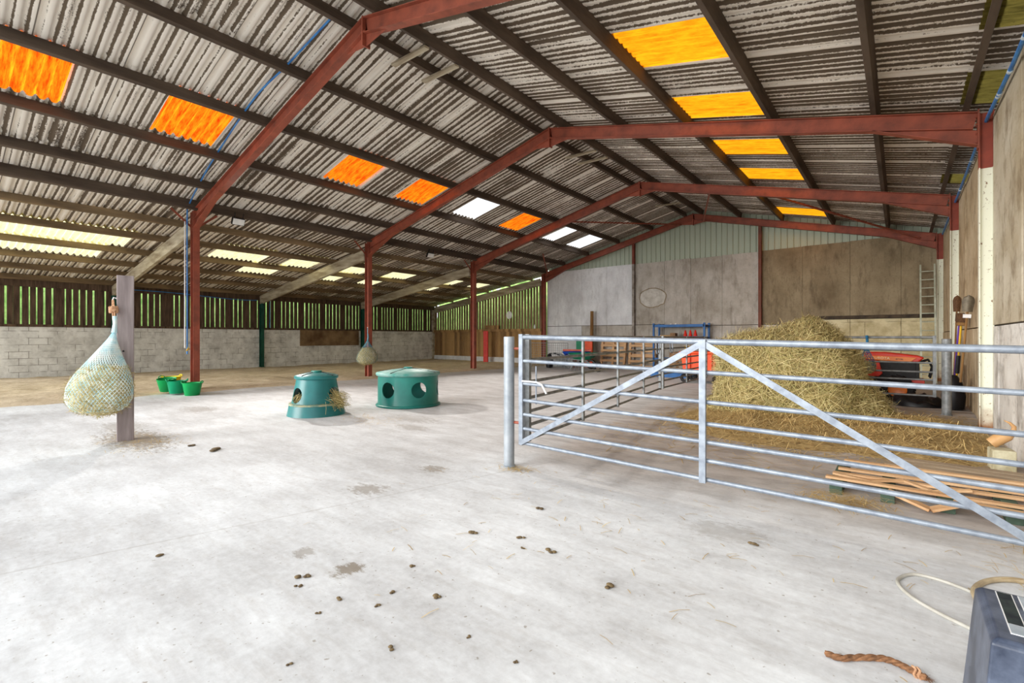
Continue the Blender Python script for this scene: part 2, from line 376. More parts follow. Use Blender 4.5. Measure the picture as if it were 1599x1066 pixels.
# ------------------------------------------------------------------ dimensions of the barn
XL, XR, XRI = -13.4, .83, -6.30          # left columns, right columns, ridge
EZ, RZ = 4.40, 6.13                       # rafter tops at eaves and ridge
FY = [4.27, 9.20, 14.13, 19.06]           # portal frames
SL = (RZ - EZ) / (XRI - XL); SR = (RZ - EZ) / (XR - XRI)
FLOOD = 150
XW = -21.35                               # outer wall of the lean-to
Y0, Y1 = -.4, 19.5
PD = .19                                  # purlin depth
def topL(x): return EZ + SL * (x - XL)
def topR(x): return EZ + SR * (XR - x)
NZ0, NS = 4.22, .145                      # lean-to rafter top at x=XL, and slope
def topN(x): return NZ0 + NS * (x - XL)

# ------------------------------------------------------------------ floor and ground
fl = thing('floor', (0,0,0), 'pale dusty concrete barn floor with a sand strip along the left side', 'floor', kind='structure')
MB().box(-13.2, 1.25, -1.2, 19.4, -.15, 0).build('concrete_slab', M['floor'], fl)
mb = MB(); nx, ny = 70, 130
for j in range(ny+1):
    for i in range(nx+1):
        y = Y0 - .8 + (19.4 - Y0 + .8) * j/ny
        xe = -12.95 + .45*fb(y, 3, 0, .7) + .15*fb(y, 9, 0, 3)
        x = XW - .1 + (xe - XW + .1) * i/nx
        h = .045 + .05*fb(x, y, 1, .6) + .035*fb(x, y, 5, 2.2); h *= min(1, (xe - x)/.5)
        mb.v.append((x, y, max(h, -.002) if i < nx else -.01))
for j in range(ny):
    for i in range(nx): a = j*(nx+1)+i; mb.f.append((a, a+1, a+nx+2, a+nx+1))
mb.build('sand_strip', M['sand'], fl, smooth=True)
MB().box(-21.6, -13.2, -1.2, 19.4, -.15, -.012).build('aisle_slab', M['floor'], fl)
g = MB().box(-60, 60, -40, -1.2, -.3, -.02).build('yard', M['yard']); tag(g, 'pale concrete yard outside the open front of the barn', 'ground', kind='structure')
g = MB().box(-60, -21.6, -1.2, 50, -.4, -.1).box(-21.6, 60, 19.5, 50, -.4, -.1).build('field', M['grass']); tag(g, 'green grass field behind the slatted walls', 'ground', kind='structure')

# ------------------------------------------------------------------ roof
ceil = thing('ceiling', (0,0,0), 'pitched roof of stained grey corrugated cement sheets', 'roof', kind='structure')
PITCH, AMP = .146, .062
def sheet_mesh(xa, xb, ya, yb, zf, dz=0.0, mb=None):
    """corrugated sheet from xa to xb (down the slope), waves running along y"""
    mb = mb or MB(); step = PITCH/12; j0 = round(ya/step); j1 = round(yb/step); n0 = len(mb.v); nx = 2
    for j in range(j0, j1+1):
        y = j*step; w = AMP*((1 + math.sin(2*PI*y/PITCH))/2)**2.0
        for i in range(nx): x = xa + (xb-xa)*i/(nx-1); mb.v.append((x, y, zf(x) + w + dz + .010*i))
    for j in range(j1-j0):
        for i in range(nx-1): a = n0 + j*nx + i; mb.f.append((a, a+1, a+nx+1, a+nx))
    return mb
def roof_course(xa, xb, zf, lights, dz=0.0, ya=Y0, yb=Y1):
    cuts = sorted(lights); y = ya; mb = MB()
    for a, b in cuts:
        if a > y: sheet_mesh(xa, xb, y, a, zf, dz, mb)
        y = b
    if y < yb: sheet_mesh(xa, xb, y, yb, zf, dz, mb)
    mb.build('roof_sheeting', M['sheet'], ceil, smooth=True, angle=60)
planeL = lambda x: topL(x) + PD
planeR = lambda x: topR(x) + PD
planeN = lambda x: topN(x) + .16
PL = [-6.62, -8.0, -9.5, -11.02, -12.3, -13.28]
PR = [-5.98, -4.6, -3.22, -1.72, -.3, .72]
PN = [-14.2, -15.62, -17.1, -18.5, -19.8, -21.15]
LO = [(.73,1.5),(2.73,3.76),(6.2,7.2),(8.3,9.3),(12.78,13.8)]
LC = [(10.56,11.56),(15.4,16.15),(17.15,18.2)]
RO = [(6.15,7.23),(8.42,9.45),(10.87,11.85),(13.0,14.05),(15.15,15.85),(17.6,18.75)]
RY = [(6.5,7.24),(8.32,9.42),(13.1,13.9)]
NC = [(.2,3.65),(5.75,7.3),(8.05,9.1),(10.1,11.3),(12.3,13.5),(15.2,16.4),(17.4,18.3)]
ND = [(-.3,3.3),(7.1,8.3),(9.9,11.0),(12.0,12.9),(14.9,16.2)]
brk = [XRI] + PL[1:-1] + [XL - .12]
for i in range(5):
    roof_course(brk[i] + (.1 if i else 0), brk[i+1] - (.06 if i < 4 else 0), planeL, LO+LC if i == 2 else [])
brk = [XRI] + PR[1:-2] + [.76, 1.3]
for i in range(5):
    roof_course(brk[i] - (.1 if i else 0), brk[i+1] + (.06 if i < 4 else 0), planeR, RO if i == 2 else (RY if i == 4 else []))
brk = [XL + .1] + PN[1:4] + [XW - .25]
for i in range(4):
    roof_course(brk[i] + (.1 if i else 0), brk[i+1] - (.06 if i < 3 else 0), planeN, NC if i == 1 else (ND if i == 2 else []))
mb = MB()                                   # ridge capping
mb.prism([(XRI-.3, RZ+PD-.01), (XRI, RZ+PD+.1), (XRI+.3, RZ+PD-.01), (XRI+.3, RZ+PD+.03), (XRI, RZ+PD+.14), (XRI-.3, RZ+PD+.03)], 'y', Y0, Y1)
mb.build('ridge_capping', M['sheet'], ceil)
wn = [0]
def window(ya, yb, xa, xb, zf, m, label, dz=0.0):
    wn[0] += 1
    o = sheet_mesh(xa, xb, ya, yb, zf, dz).build('window_%d' % wn[0], m, smooth=True, angle=60)
    tag(o, label, 'rooflight', kind='structure')
ordn = ['nearest', 'second nearest', 'third nearest', 'fourth nearest', 'fifth nearest', 'farthest']
xa, xb = PL[2] - .045, PL[3] - .06
for i, (a, b) in enumerate(LO): window(a, b, xa, xb, planeL, M['orange'], 'orange corrugated rooflight on the left roof slope, %s of five' % ordn[i if i < 4 else 5])
for i, (a, b) in enumerate(LC): window(a, b, xa, xb, planeL, M['clear'], 'bright white rooflight on the left roof slope, %s of three' % ['nearest','middle','farthest'][i])
xa, xb = PR[2] + .02, PR[3] + .06
for i, (a, b) in enumerate(RO): window(a, b, xa, xb, planeR, M['yellow'], 'yellow orange rooflight on the right roof slope, %s of six' % ordn[i])
for i, (a, b) in enumerate(RY): window(a, b, .66, 1.3, planeR, M['olive'], 'dull olive rooflight strip at the right eaves, %s of three' % ['nearest','middle','farthest'][i])
for i, (a, b) in enumerate(NC): window(a, b, PN[1]+.1, PN[2]-.06, planeN, M['cream'], 'cream rooflight in the upper row of the low left roof, number %d from the camera' % (i+1))
for i, (a, b) in enumerate(ND): window(a, b, PN[2]+.1, PN[3]-.06, planeN, M['cream'], 'cream rooflight in the lower row of the low left roof, number %d from the camera' % (i+1))

# purlins, each one a length of timber
def purlin(x, ztop, slope, label, group, w=.075, d=PD, y0=Y0, y1=19.15, m='purlin'):
    o = MB().bar((0, y0, 0), (0, y1, 0), w, d, (-slope, 0, 1)).build('purlin', M[m], bevel=.004)
    o.location = (x, 0, ztop - d/2 + .004); tag(o, label, 'purlin', group)
nm = ['first', 'second', 'third', 'fourth', 'fifth', 'lowest']
for i, x in enumerate(PL): purlin(x, planeL(x), SL, 'dark timber purlin on the left main roof slope, %s down from the ridge' % nm[i], 'purlins of the left slope', d=PD if i < 5 else .24)
for i, x in enumerate(PR): purlin(x, planeR(x), -SR, 'dark timber purlin on the right roof slope, %s down from the ridge' % nm[i], 'purlins of the right slope')
for i, x in enumerate(PN): purlin(x, planeN(x), NS, 'dark timber purlin under the low left side roof, %s down from the red columns' % nm[i], 'purlins of the low side roof', .075, .16, m='purlin_pale')
# short timber noggins across the ridge
for i, (y, lab) in enumerate(((5.2,'short board across the two ridge purlins, nearest the camera'), (5.88,'short board across the two ridge purlins, second from the camera'), (10.75,'short board across the ridge purlins beyond the second frame, nearer one'), (11.33,'short board across the ridge purlins beyond the second frame, farther one'), (16.75,'short board across the ridge purlins in the last bay'))):
    o = MB().bar((-.44,0,0), (.44,0,0), .1, .035).build('ridge_board', M['grey_timber']); o.location = (-6.42, y, planeL(-6.62) - PD - .03); o.rotation_euler = (0, .02, 0)
    tag(o, lab, 'board', 'boards across the ridge')

# ------------------------------------------------------------------ portal frames
dL = Vector((XRI-XL, 0, RZ-EZ)).normalized(); nL = Vector((-dL.z, 0, dL.x))
dR = Vector((XRI-XR, 0, RZ-EZ)).normalized(); nR = Vector((dR.z, 0, -dR.x))
ford = ['nearest to the camera, leaning off into the top edge', 'second from the camera', 'third from the camera', 'farthest, against the back wall']
for k, y in enumerate(FY):
    t = thing('portal_frame', (0, y, 0), 'red oxide steel portal frame, ' + ford[k], 'frame', group='red steel portal frames')
    RD = .235
    p0 = Vector((XL, 0, EZ)) - nL*RD/2; p1 = Vector((XRI, 0, RZ)) - nL*RD/2
    q0 = Vector((XR, 0, EZ)) - nR*RD/2; q1 = Vector((XRI, 0, RZ)) - nR*RD/2
    nLu = Vector((-dL.z, 0, dL.x)); nRu = Vector((dR.z*1, 0, -dR.x*1))
    MB().ibeam(p0, p1, RD, .13, nLu).build('rafter', M['red'], t)
    MB().ibeam(q0, q1, RD, .13, nRu).build('rafter', M['red'], t)
    MB().ibeam((XL-.03, 0, 0), (XL-.03, 0, EZ-.02), .2, .14, (1,0,0)).build('column', M['red'], t)
    MB().ibeam((XR+.08, 0, 0), (XR+.08, 0, EZ-.02), .15, .13, (1,0,0)).build('column', M['redcream'], t)
    # haunches: tapered plate with a sloping flange
    for sx, d, pt in ((1, dL, Vector((XL, 0, EZ))), (-1, dR, Vector((XR, 0, EZ)))):
        ln = 1.2; a = pt + Vector((0,0,-RD-.01)); b = pt + d*ln + Vector((0,0,-RD-.0)); c = pt + Vector((0,0,-RD-.22))
        h = MB().prism([(a.x, a.z), (b.x, b.z), (c.x, c.z)], 'y', -.005, .005)
        h.bar(c, b, .13, .012, (0,0,1)).build('haunch', M['red'], t)
        e = MB().box(pt.x - .008, pt.x + .008, -.075, .075, EZ-RD-.27, EZ+.03)
        for zz in (.06, .17, .3, .42):
            for yy in (-.045, .045): e.tube([(pt.x - .03*sx*0, yy, EZ-zz), (pt.x + .03*sx, yy, EZ-zz)], .012, 6)
        e.build('end_plate', M['red'], t)
    e = MB().box(XRI-.012, XRI+.012, -.07, .07, RZ-RD-.2, RZ+.01)
    e.prism([(XRI, RZ-RD-.19), (XRI+.5, RZ-RD-.13), (XRI+.5, RZ-RD-.11), (XRI, RZ-RD)], 'y', -.005, .005)
    e.prism([(XRI, RZ-RD-.19), (XRI-.5, RZ-RD-.13), (XRI-.5, RZ-RD-.11), (XRI, RZ-RD)], 'y', -.005, .005)
    e.build('apex_plate', M['red'], t)
    # small knee braces from the column to the eaves purlin
    if k < 3:
        for sgn in (-1, 1): MB().bar((XL-.1, sgn*.03, EZ-.42), (XL-.06, sgn*.5, EZ-.02), .05, .008, (1,0,0)).build('knee_brace', M['red'], t)
# roof bracing in the last bay
for a, b, lab in (((-9.3,14.2,topL(-9.3)-.02), (-6.75,19.0,topL(-6.75)-.25), 'thin red brace under the left roof slope in the last bay, running to the ridge'),
                  ((-4.2,14.2,topR(-4.2)-.02), (-5.9,19.0,topR(-5.9)-.25), 'short thin red brace under the right roof slope beside the ridge in the last bay'),
                  ((-3.3,14.2,topR(-3.3)-.02), (.45,19.0,4.3), 'thin red brace under the right roof slope falling to the back corner'),
                  ((-11.67,16.5,5.02-.22), (-13.15,19.0,4.25), 'thin red brace rod at the back left eaves of the main bay')):
    a = Vector(a); b = Vector(b)
    o = MB().bar((0,0,0), b-a, .045, .045).build('roof_brace', M['red']); o.location = a; tag(o, lab, 'brace', 'roof braces')

# ------------------------------------------------------------------ lean-to rafters and green posts
for k, y in enumerate(FY):
    a = Vector((XL-.22, 0, topN(XL-.22) - .19)); b = Vector((-21.2, 0, topN(-21.2) - .19))
    o = MB().bar((0,0,0), b-a, .1, .34, (0,0,1)).build('timber_rafter', M['grey_timber'], bevel=.006); o.location = a + Vector((0,y,0))
    tag(o, 'weathered grey timber rafter of the low side roof, ' + ['nearest, ending behind the hay net post','second from the camera','third from the camera','farthest, over the slatted end wall'][k], 'rafter', 'timber rafters of the side roof')
for k, y in enumerate(FY[:3]):
    t = thing('green_post', (-21.12, y, 0), ['dark green steel post on the left wall, partly hidden behind the hay net post','dark green steel post on the left wall, middle one','dark green steel post on the left wall, farthest one'][k], 'post', group='green posts on the left wall')
    MB().ibeam((0,0,0), (0,0,topN(-21.1)-.35), .16, .14, (1,0,0)).build('post', M['green'], t)
    MB().box(-.1,.1,-.1,.1,-.01,.06).build('base_plate', M['green'], t)

# ------------------------------------------------------------------ left wall
wl = thing('wall_left', (0,0,0), 'left wall of whitewashed blocks with dark slatted boards above', 'wall', kind='structure')
MB().box(XW-.2, XW, 0.9, 19.2, -.1, 1.66).build('blockwork', M['block'], wl)
mb = MB(); y = .9; i = 0
while y < 19.1:
    w = .138 + R.uniform(-.012,.012); gap = .042 + R.uniform(-.012,.014)
    if i % 6 == 5 or R.random() < .06: gap = .003
    mb.box(XW-.07, XW-.045, y, y+w, 1.6, 3.26); y += w + gap; i += 1
mb.build('slat_cladding', M['slat'], wl)
MB().box(XW-.045, XW+.03, .9, 19.1, 1.64, 1.72).box(XW-.045, XW+.05, .9, 19.1, 2.9, 3.2).build('cladding_rail', M['slat'], wl)
o = MB().box(-.02,.02,0,3.05,0,.72).build('ply_sheet', M['plywood'], bevel=.004); o.location = (XW+.025, 10.98, .92)
tag(o, 'brown stained board panel fixed to the whitewashed block wall', 'board')

# slatted end wall of the side aisle
we = thing('wall_end', (0,0,0), 'slatted end wall of the left aisle over tan boards', 'wall', kind='structure')
mb = MB(); x = XW + .1
while x < XL - .25:
    w = .145 + R.uniform(-.02,.01); mb.box(x, x+w, 19.1, 19.125, 1.6, topN(x) - .1); x += w + .055 + R.uniform(-.012,.012)
mb.build('slat_cladding', M['slat_pale'], we)
mb = MB(); x = XW
while x < XL - .15:
    mb.box(x, min(x+.196, XL-.1), 19.06 + R.uniform(0,.012), 19.09, .26, 1.66); x += .2
mb.build('board_cladding', M['boards'], we)
MB().box(XW, XL-.1, 18.98, 19.08, 1.6, 1.74).build('cladding_rail', M['boards'], we)
MB().box(XW, XL-.1, 19.0, 19.25, -.1, .28).build('plinth', M['panel_white'], we)
MB().box(XW-.05, XW+.12, 18.95, 19.15, 0, 2.9).build('corner_post', M['grey_timber'], we)

# ------------------------------------------------------------------ back wall
wb = thing('wall_back', (0,0,0), 'back wall of stained concrete panels with ribbed green grey cladding above', 'wall', kind='structure')
YB = 19.24
MB().box(-13.35, 1.3, YB+.03, YB+.14, -.1, 4.36).build('panel_backing', M['gap'], wb)
seams = [-13.35,-12.7,-11.42,-10.13,-8.83,-7.52,-6.45,-5.27,-3.95,-2.64,-1.29,.01,1.3]
for i in range(12):
    a, b = seams[i], seams[i+1]
    z0 = 1.85 if i < 5 else (1.78 if i < 9 else 2.02)
    m = M['panel_white'] if i < 4 else (M['panel_grey'] if i < 8 else M['panel_tan'])
    ztop = 4.44 + (.03*R.uniform(-1,1))
    MB().box(a+.003, b-.003, YB-.02+R.uniform(-.004,.004), YB+.05, z0, ztop).build('concrete_panel', m, wb, bevel=.003)
    m2 = M['panel_white'] if i < 2 else (M['panel_grey'] if i < 9 else M['creamblock'])
    MB().box(a+.004, b-.004, YB-.03, YB+.05, -.05, z0-.02 if i < 9 else 1.9).build('base_panel', m2, wb, bevel=.006)
mb = MB()                                  # plaster patch with a ragged outline
n = 28; pts = []
for k in range(n):
    a = 2*PI*k/n; r = 1 + .12*fb(math.cos(a)*2, math.sin(a)*2, 4, 1.5); pts.append((-8.02 + .55*r*math.cos(a), 2.95 + .38*r*math.sin(a)))
mb.prism(pts, 'y', YB-.034, YB-.015).build('plaster_patch', M['stone'], wb)
MB().prism([(-8.02 + (x+8.02)*1.07, 2.95 + (z-2.95)*1.1) for x, z in pts], 'y', YB-.03, YB-.015).build('patch_edge', M['panel_tan'], wb)
# box-profile cladding above the panels
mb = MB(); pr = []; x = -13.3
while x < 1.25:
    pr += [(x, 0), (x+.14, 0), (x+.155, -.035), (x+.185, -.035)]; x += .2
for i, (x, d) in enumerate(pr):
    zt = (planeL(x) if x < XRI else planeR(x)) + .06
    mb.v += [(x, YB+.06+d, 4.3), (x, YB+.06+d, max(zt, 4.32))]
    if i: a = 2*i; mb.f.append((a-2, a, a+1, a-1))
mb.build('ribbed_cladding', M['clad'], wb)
# steel wall posts
for x, lab in ((-8.83, 'slim steel wall post on the back wall, left one beside the pallets'), (-3.95, 'slim steel wall post on the back wall, right one behind the hay')):
    t = thing('wall_post', (x, YB-.1, 0), lab, 'post', group='wall posts on the back wall')
    MB().ibeam((0,0,0), (0,0,(planeL(x) if x < XRI else planeR(x)) - PD - .22), .12, .1, (0,1,0)).build('post', M['redgrey'] if x < -6 else M['redbrown'], t)
o = MB().box(-1.75, 1.75, -.05, .02, -.045, .05).build('ledge_strip', M['gap']); o.location = (-.75, YB-.02, 1.96)
tag(o, 'dark gap strip along the top of the cream blocks on the back wall', 'strip', kind='structure'); o.name = 'trim_1'

# ------------------------------------------------------------------ right wall
wr = thing('wall_right', (0,0,0), 'right wall of stained panels, whitewashed at the bottom', 'wall', kind='structure')
XP = .97
ys = [-.4, 1.6, 4.2, 5.0, 6.0, 7.15, 8.2, 9.14, 9.3, 10.3, 11.4, 12.7, 14.05, 14.25, 16.4, 19.2]
for i in range(len(ys)-1):
    a, b = ys[i], ys[i+1]
    if b - a < .25: continue
    up = M['wall_grey'] if i < 7 else M['wall_brown']
    MB().box(XP + R.uniform(0,.015), XP+.12, a+.006, b-.006, 1.47, 4.3).build('upper_panel', up, wr, bevel=.004)
    w = (b-a); nb = max(1, round(w/.5))
    mb = MB()
    for j in range(nb): mb.box(XP-.01+R.uniform(0,.02), XP+.12, a+w*j/nb+.005, a+w*(j+1)/nb-.005, -.05, 1.45)
    mb.build('lower_boards', M['wall_white'] if i < 9 else M['wall_brown'], wr)
MB().box(XP+.08, XP+.25, -.4, 19.3, -.1, 4.34).build('panel_backing', M['gap'], wr)

# ------------------------------------------------------------------ gates, hurdles and their posts
RAILS = [1.275, 1.04, .815, .65, .51, .37, .225]
def gate(name, loc, rz, length, label, m, drop=0.0, brace=True, group=None, stiles=(.5,), cat='gate'):
    t = thing(name, loc, label, cat, rz, group)
    zz = lambda x, z: z - drop*x
    for i, z in enumerate(RAILS):
        MB().tube([(.02,0,zz(.02,z)), (length-.02,0,zz(length,z))], .023 if i == 0 else .0175, 12).build('rail', m, t, smooth=True)
    for x in (0, length): MB().box(x-.025, x+.025, -.025, .025, RAILS[-1]-.02-drop*x, RAILS[0]+.03-drop*x).build('end_stile', m, t, bevel=.004)
    for f in stiles:
        x = f*length; MB().box(x-.024, x+.024, -.045, -.018, zz(x,RAILS[-1])-.02, zz(x,RAILS[0])+.015).build('mid_stile', m, t)
    if brace:
        x = .5*length
        MB().bar((.0,-.032,zz(0,RAILS[-1])+.0), (x,-.032,zz(x,RAILS[0])-.01), .006, .045, (0,0,1)).build('brace', m, t)
        MB().bar((x,-.032,zz(x,RAILS[0])-.01), (length,-.032,zz(length,RAILS[-1])), .006, .045, (0,0,1)).build('brace', m, t)
    return t
G1 = gate('field_gate', (-2.93,3.78,.03), 0, 3.52, 'large galvanised seven bar gate with diagonal braces in the foreground', M['galv'], .0205)
MB().tube([(.16,.02,.99), (.16,.02,.8), (.16,.02,.62)], .007, 8).build('latch_rod', M['galv'], G1)
MB().tube([(.02,-.02,.84), (.2,-.03,.84), (.27,-.04,.82), (.33,-.05,.74)], .009, 8).build('latch_handle', M['white'], G1, smooth=True)
for z in (1.16, .42): MB().tube([(-.02,0,z), (-.1,-.01,z)], .014, 8).build('hinge_pin', M['red'], G1)
hd = Vector((-3.84+2.98, 9.55-3.92, 0)); an = math.atan2(hd.y, hd.x)
gate('cattle_hurdle', (-2.98,3.95,.03), an, hd.length, 'long dull galvanised hurdle running back from the front gate', M['galv_dull'], 0, False, 'side hurdles of the pen', (.25,.5,.76), 'hurdle')
hd = Vector((-4.02+3.86, 13.2-9.8, 0)); an = math.atan2(hd.y, hd.x)
H2 = gate('cattle_hurdle', (-3.86,9.78,.03), an, hd.length, 'second hurdle of the pen side, farther back beside the hay', M['galv_dull'], 0, False, 'side hurdles of the pen', (.46,.92), 'hurdle')
for s0 in (-.55, .3):
    MB().tube([(s0,-.05,1.27),(s0,-.06,1.02),(s0+.02,-.06,.96),(s0+.12,-.06,.95),(s0+.16,-.06,1.02),(s0+.16,-.05,1.27)], .014, 8).build('hanging_loop', M['galv'], H2, smooth=True)
gate('field_gate', (-2.98,11.42,.03), 0, 3.45, 'dull galvanised gate behind the hay heap, in front of the tractor', M['galv_dull'], 0, False)
def post(name, loc, r, h, label, m):
    t = thing(name, loc, label, 'post')
    MB().lathe([(r,0),(r,h-.005),(r-.006,h),(0.0001,h)], 24).build('tube', m, t, smooth=True)
    MB().lathe([(r+.012,.0),(r+.012,.015),(r,.02)], 24).build('foot_collar', m, t, smooth=True)
    return t
P1 = post('gate_post', (-3.07,3.75,0), .054, 1.31, 'round galvanised gate post at the left end of the foreground gate', M['galv_post'])
post('gate_post', (-3.16,11.4,0), .055, 1.28, 'round galvanised post left of the hay heap', M['galv_dull'])
post('gate_post', (.60,10.85,0), .065, 1.28, 'round grey post by the long handled tools on the right', M['galv_dull'])

# ------------------------------------------------------------------ hay heap
def strand(mb, p, d, up, L, w, bend=.3):
    d = d.normalized(); s = d.cross(up)
    if s.length < 1e-3: s = Vector((1,0,0))
    s = s.normalized()*w/2; q = [p - d*L/2, p + up*bend*L*.25, p + d*L/2]
    n = len(mb.v)
    for a in q: mb.v += [tuple(a - s), tuple(a + s)]
    mb.f += [(n,n+1,n+3,n+2), (n+2,n+3,n+5,n+4)]
HX, HY = -1.48, 9.55
def heap(th, t):
    """surface of the heap: t 0 ground, 1 top"""
    cx, sy = math.cos(th), math.sin(th)
    if t < .8:
        z = 1.22*(t/.8); k = 1.0
        rx = (1.22 - .08*math.sin(t*4)) if cx < 0 else (1.42 - .62*(t/.8)**.8); ry = 1.12 - .18*t
        if cx < 0 and t < .12: rx += .15
    else:
        u = (t-.8)/.2; z = 1.22 + .34*u**.9; k = (1-u)**.75
        rx = (1.16 if cx < 0 else .8); ry = .96
    e = 2.6
    r = 1/((abs(cx)**e + abs(sy)**e)**(1/e))
    x = cx*rx*r*k; y = sy*ry*r*k
    f = 1 + .1*fb(x, y, z*1.2, 1.6) + .05*fb(x, y, z, 5)
    if t > .8: x += .3*(t-.8)/.2
    return Vector((HX + x*f, HY + y*f, z*(1 + .05*fb(x, y, 0, 2.2)) + .04*fb(x, y, z, 6)*min(1, t*6)))
hp = thing('hay_heap', (0,0,0), 'big loose heap of torn open hay behind the foreground gate', 'hay')
mb = MB(); nt, nh = 72, 34
for j in range(nh+1):
    for i in range(nt): mb.v.append(tuple(heap(2*PI*i/nt, j/nh)))
for j in range(nh):
    for i in range(nt): mb.f.append((j*nt+i, j*nt+(i+1)%nt, (j+1)*nt+(i+1)%nt, (j+1)*nt+i))
mb.build('packed_hay', M['haycore'], hp, smooth=True, angle=180)
mb = MB()
for i in range(15000):
    t = R.random()**.8; th = R.uniform(0, 2*PI)
    if math.sin(th) > .5 and R.random() < .6: continue
    p = heap(th, t); q = heap(th+.03, t); q2 = heap(th, min(1, t+.02))
    nrm = (q-p).cross(q2-p)
    if nrm.length < 1e-9: nrm = Vector((0,0,1))
    nrm.normalize()
    if nrm.dot(p - Vector((HX,HY,.6))) < 0: nrm = -nrm
    d = Vector((R.gauss(0,1), R.gauss(0,1), R.gauss(-.25,.8))); d -= nrm*d.dot(nrm)*.75
    strand(mb, p + nrm*R.uniform(0,.05), d, nrm, R.uniform(.1,.34), R.uniform(.003,.0065), R.uniform(-.5,1.0))
o = mb.build('loose_strands', M['hay'], hp); o['kind'] = 'stuff'

# loose hay over the pen floor
def carpet(x, y):
    """density and depth of the loose hay on the floor"""
    d1 = math.hypot((x+1.2)/1.9, (y-8.3)/2.1); d2 = math.hypot((x-.35)/1.0, (y-8.4)/3.0)
    k = max(0, 1.15 - d1)*1.2 + max(0, 1-d2)*.8
    return min(1, k)
mb = MB(); nx, ny = 60, 80
for j in range(ny+1):
    for i in range(nx+1):
        x = -3.3 + 4.2*i/nx; y = 5.6 + 6.2*j/ny; k = carpet(x, y)
        mb.v.append((x, y, -.006 + .13*max(0, k-.25)*(1 + .6*fb(x, y, 2, 2.5)) ))
for j in range(ny):
    for i in range(nx): a = j*(nx+1)+i; mb.f.append((a, a+1, a+nx+2, a+nx+1))
lh = thing('loose_hay', (0,0,0), 'loose hay strewn over the pen floor around the heap', 'hay', kind='stuff')
mb.build('hay_layer', M['haylayer'], lh, smooth=True, angle=180)
mb = MB()
for i in range(34000):
    x = R.uniform(-3.4,.93); y = R.uniform(5.0,11.3); k = carpet(x, y)
    if R.random() > k*1.1 + .03: continue
    z = .004 + .13*max(0,k-.25)*(1 + .6*fb(x, y, 2, 2.5)) + R.uniform(0,.03)*k
    strand(mb, Vector((x,y,z)), Vector((R.gauss(0,1),R.gauss(0,1),R.gauss(0,.18)*k)), Vector((0,0,1)), R.uniform(.08,.32), R.uniform(.0035,.0075), R.uniform(0,.7)*k)
mb.build('strewn_strands', M['hay_brown'], lh)
def scatter(lab, cx, cy, rx, ry, n, zmax=.01, mat='hay_brown', L=(.05,.2)):
    mb = MB()
    for i in range(n):
        a = R.uniform(0,2*PI); r = abs(R.gauss(0,.5)); x = R.gauss(0,.5)*rx; y = R.gauss(0,.5)*ry
        if cx + x > .9: continue
        strand(mb, Vector((x, y, .003 + R.uniform(0,zmax))), Vector((R.gauss(0,1),R.gauss(0,1),0)), Vector((0,0,1)), R.uniform(*L), R.uniform(.002,.005), .2)
    o = mb.build('hay_scatter', M[mat]); o.location = (cx, cy, 0); tag(o, lab, 'hay', kind='stuff')
scatter('thin scatter of hay at the foot of the hay net post', -7.45, 1.75, .8, .4, 260)
scatter('hay wisps on the concrete right of the conical feeder', -6.6, 4.5, .7, .4, 140)
scatter('tuft of dry hay beside the broken pallet', -.35, 4.55, .3, .2, 420, .05)
scatter('hay bits at the foot of the foreground gate post', -2.95, 3.7, .2, .12, 80)
scatter('single straws strewn over the pale concrete in the foreground', -1.2, 3.2, 2.6, 1.5, 190, .002, 'hay_brown', (.02,.12))
scatter('hay wisps along the right wall beside the black tub', .75, 3.9, .25, .7, 320, .02)
scatter('hay wisps under the second hay net', -13.1, 9.0, .8, .8, 150, .03)

# ------------------------------------------------------------------ timber post with hay net
t = thing('timber_post', (-7.66,1.66,0), 'square weathered timber post with a hay net hung on it', 'post', rz=math.radians(-12))
MB().box(-.085,.085,-.086,.086,-.02,2.08).build('post', M['postwood'], t, bevel=.008)
MB().tube([(.03,-.084,1.79),(.03,-.115,1.8),(.03,-.125,1.765)], .008, 8).build('hook', M['white'], t, smooth=True)
MB().tube([(.083,-.02,1.13),(.087,-.02,1.13)], .012, 10).build('bolt_hole', M['black'], t)

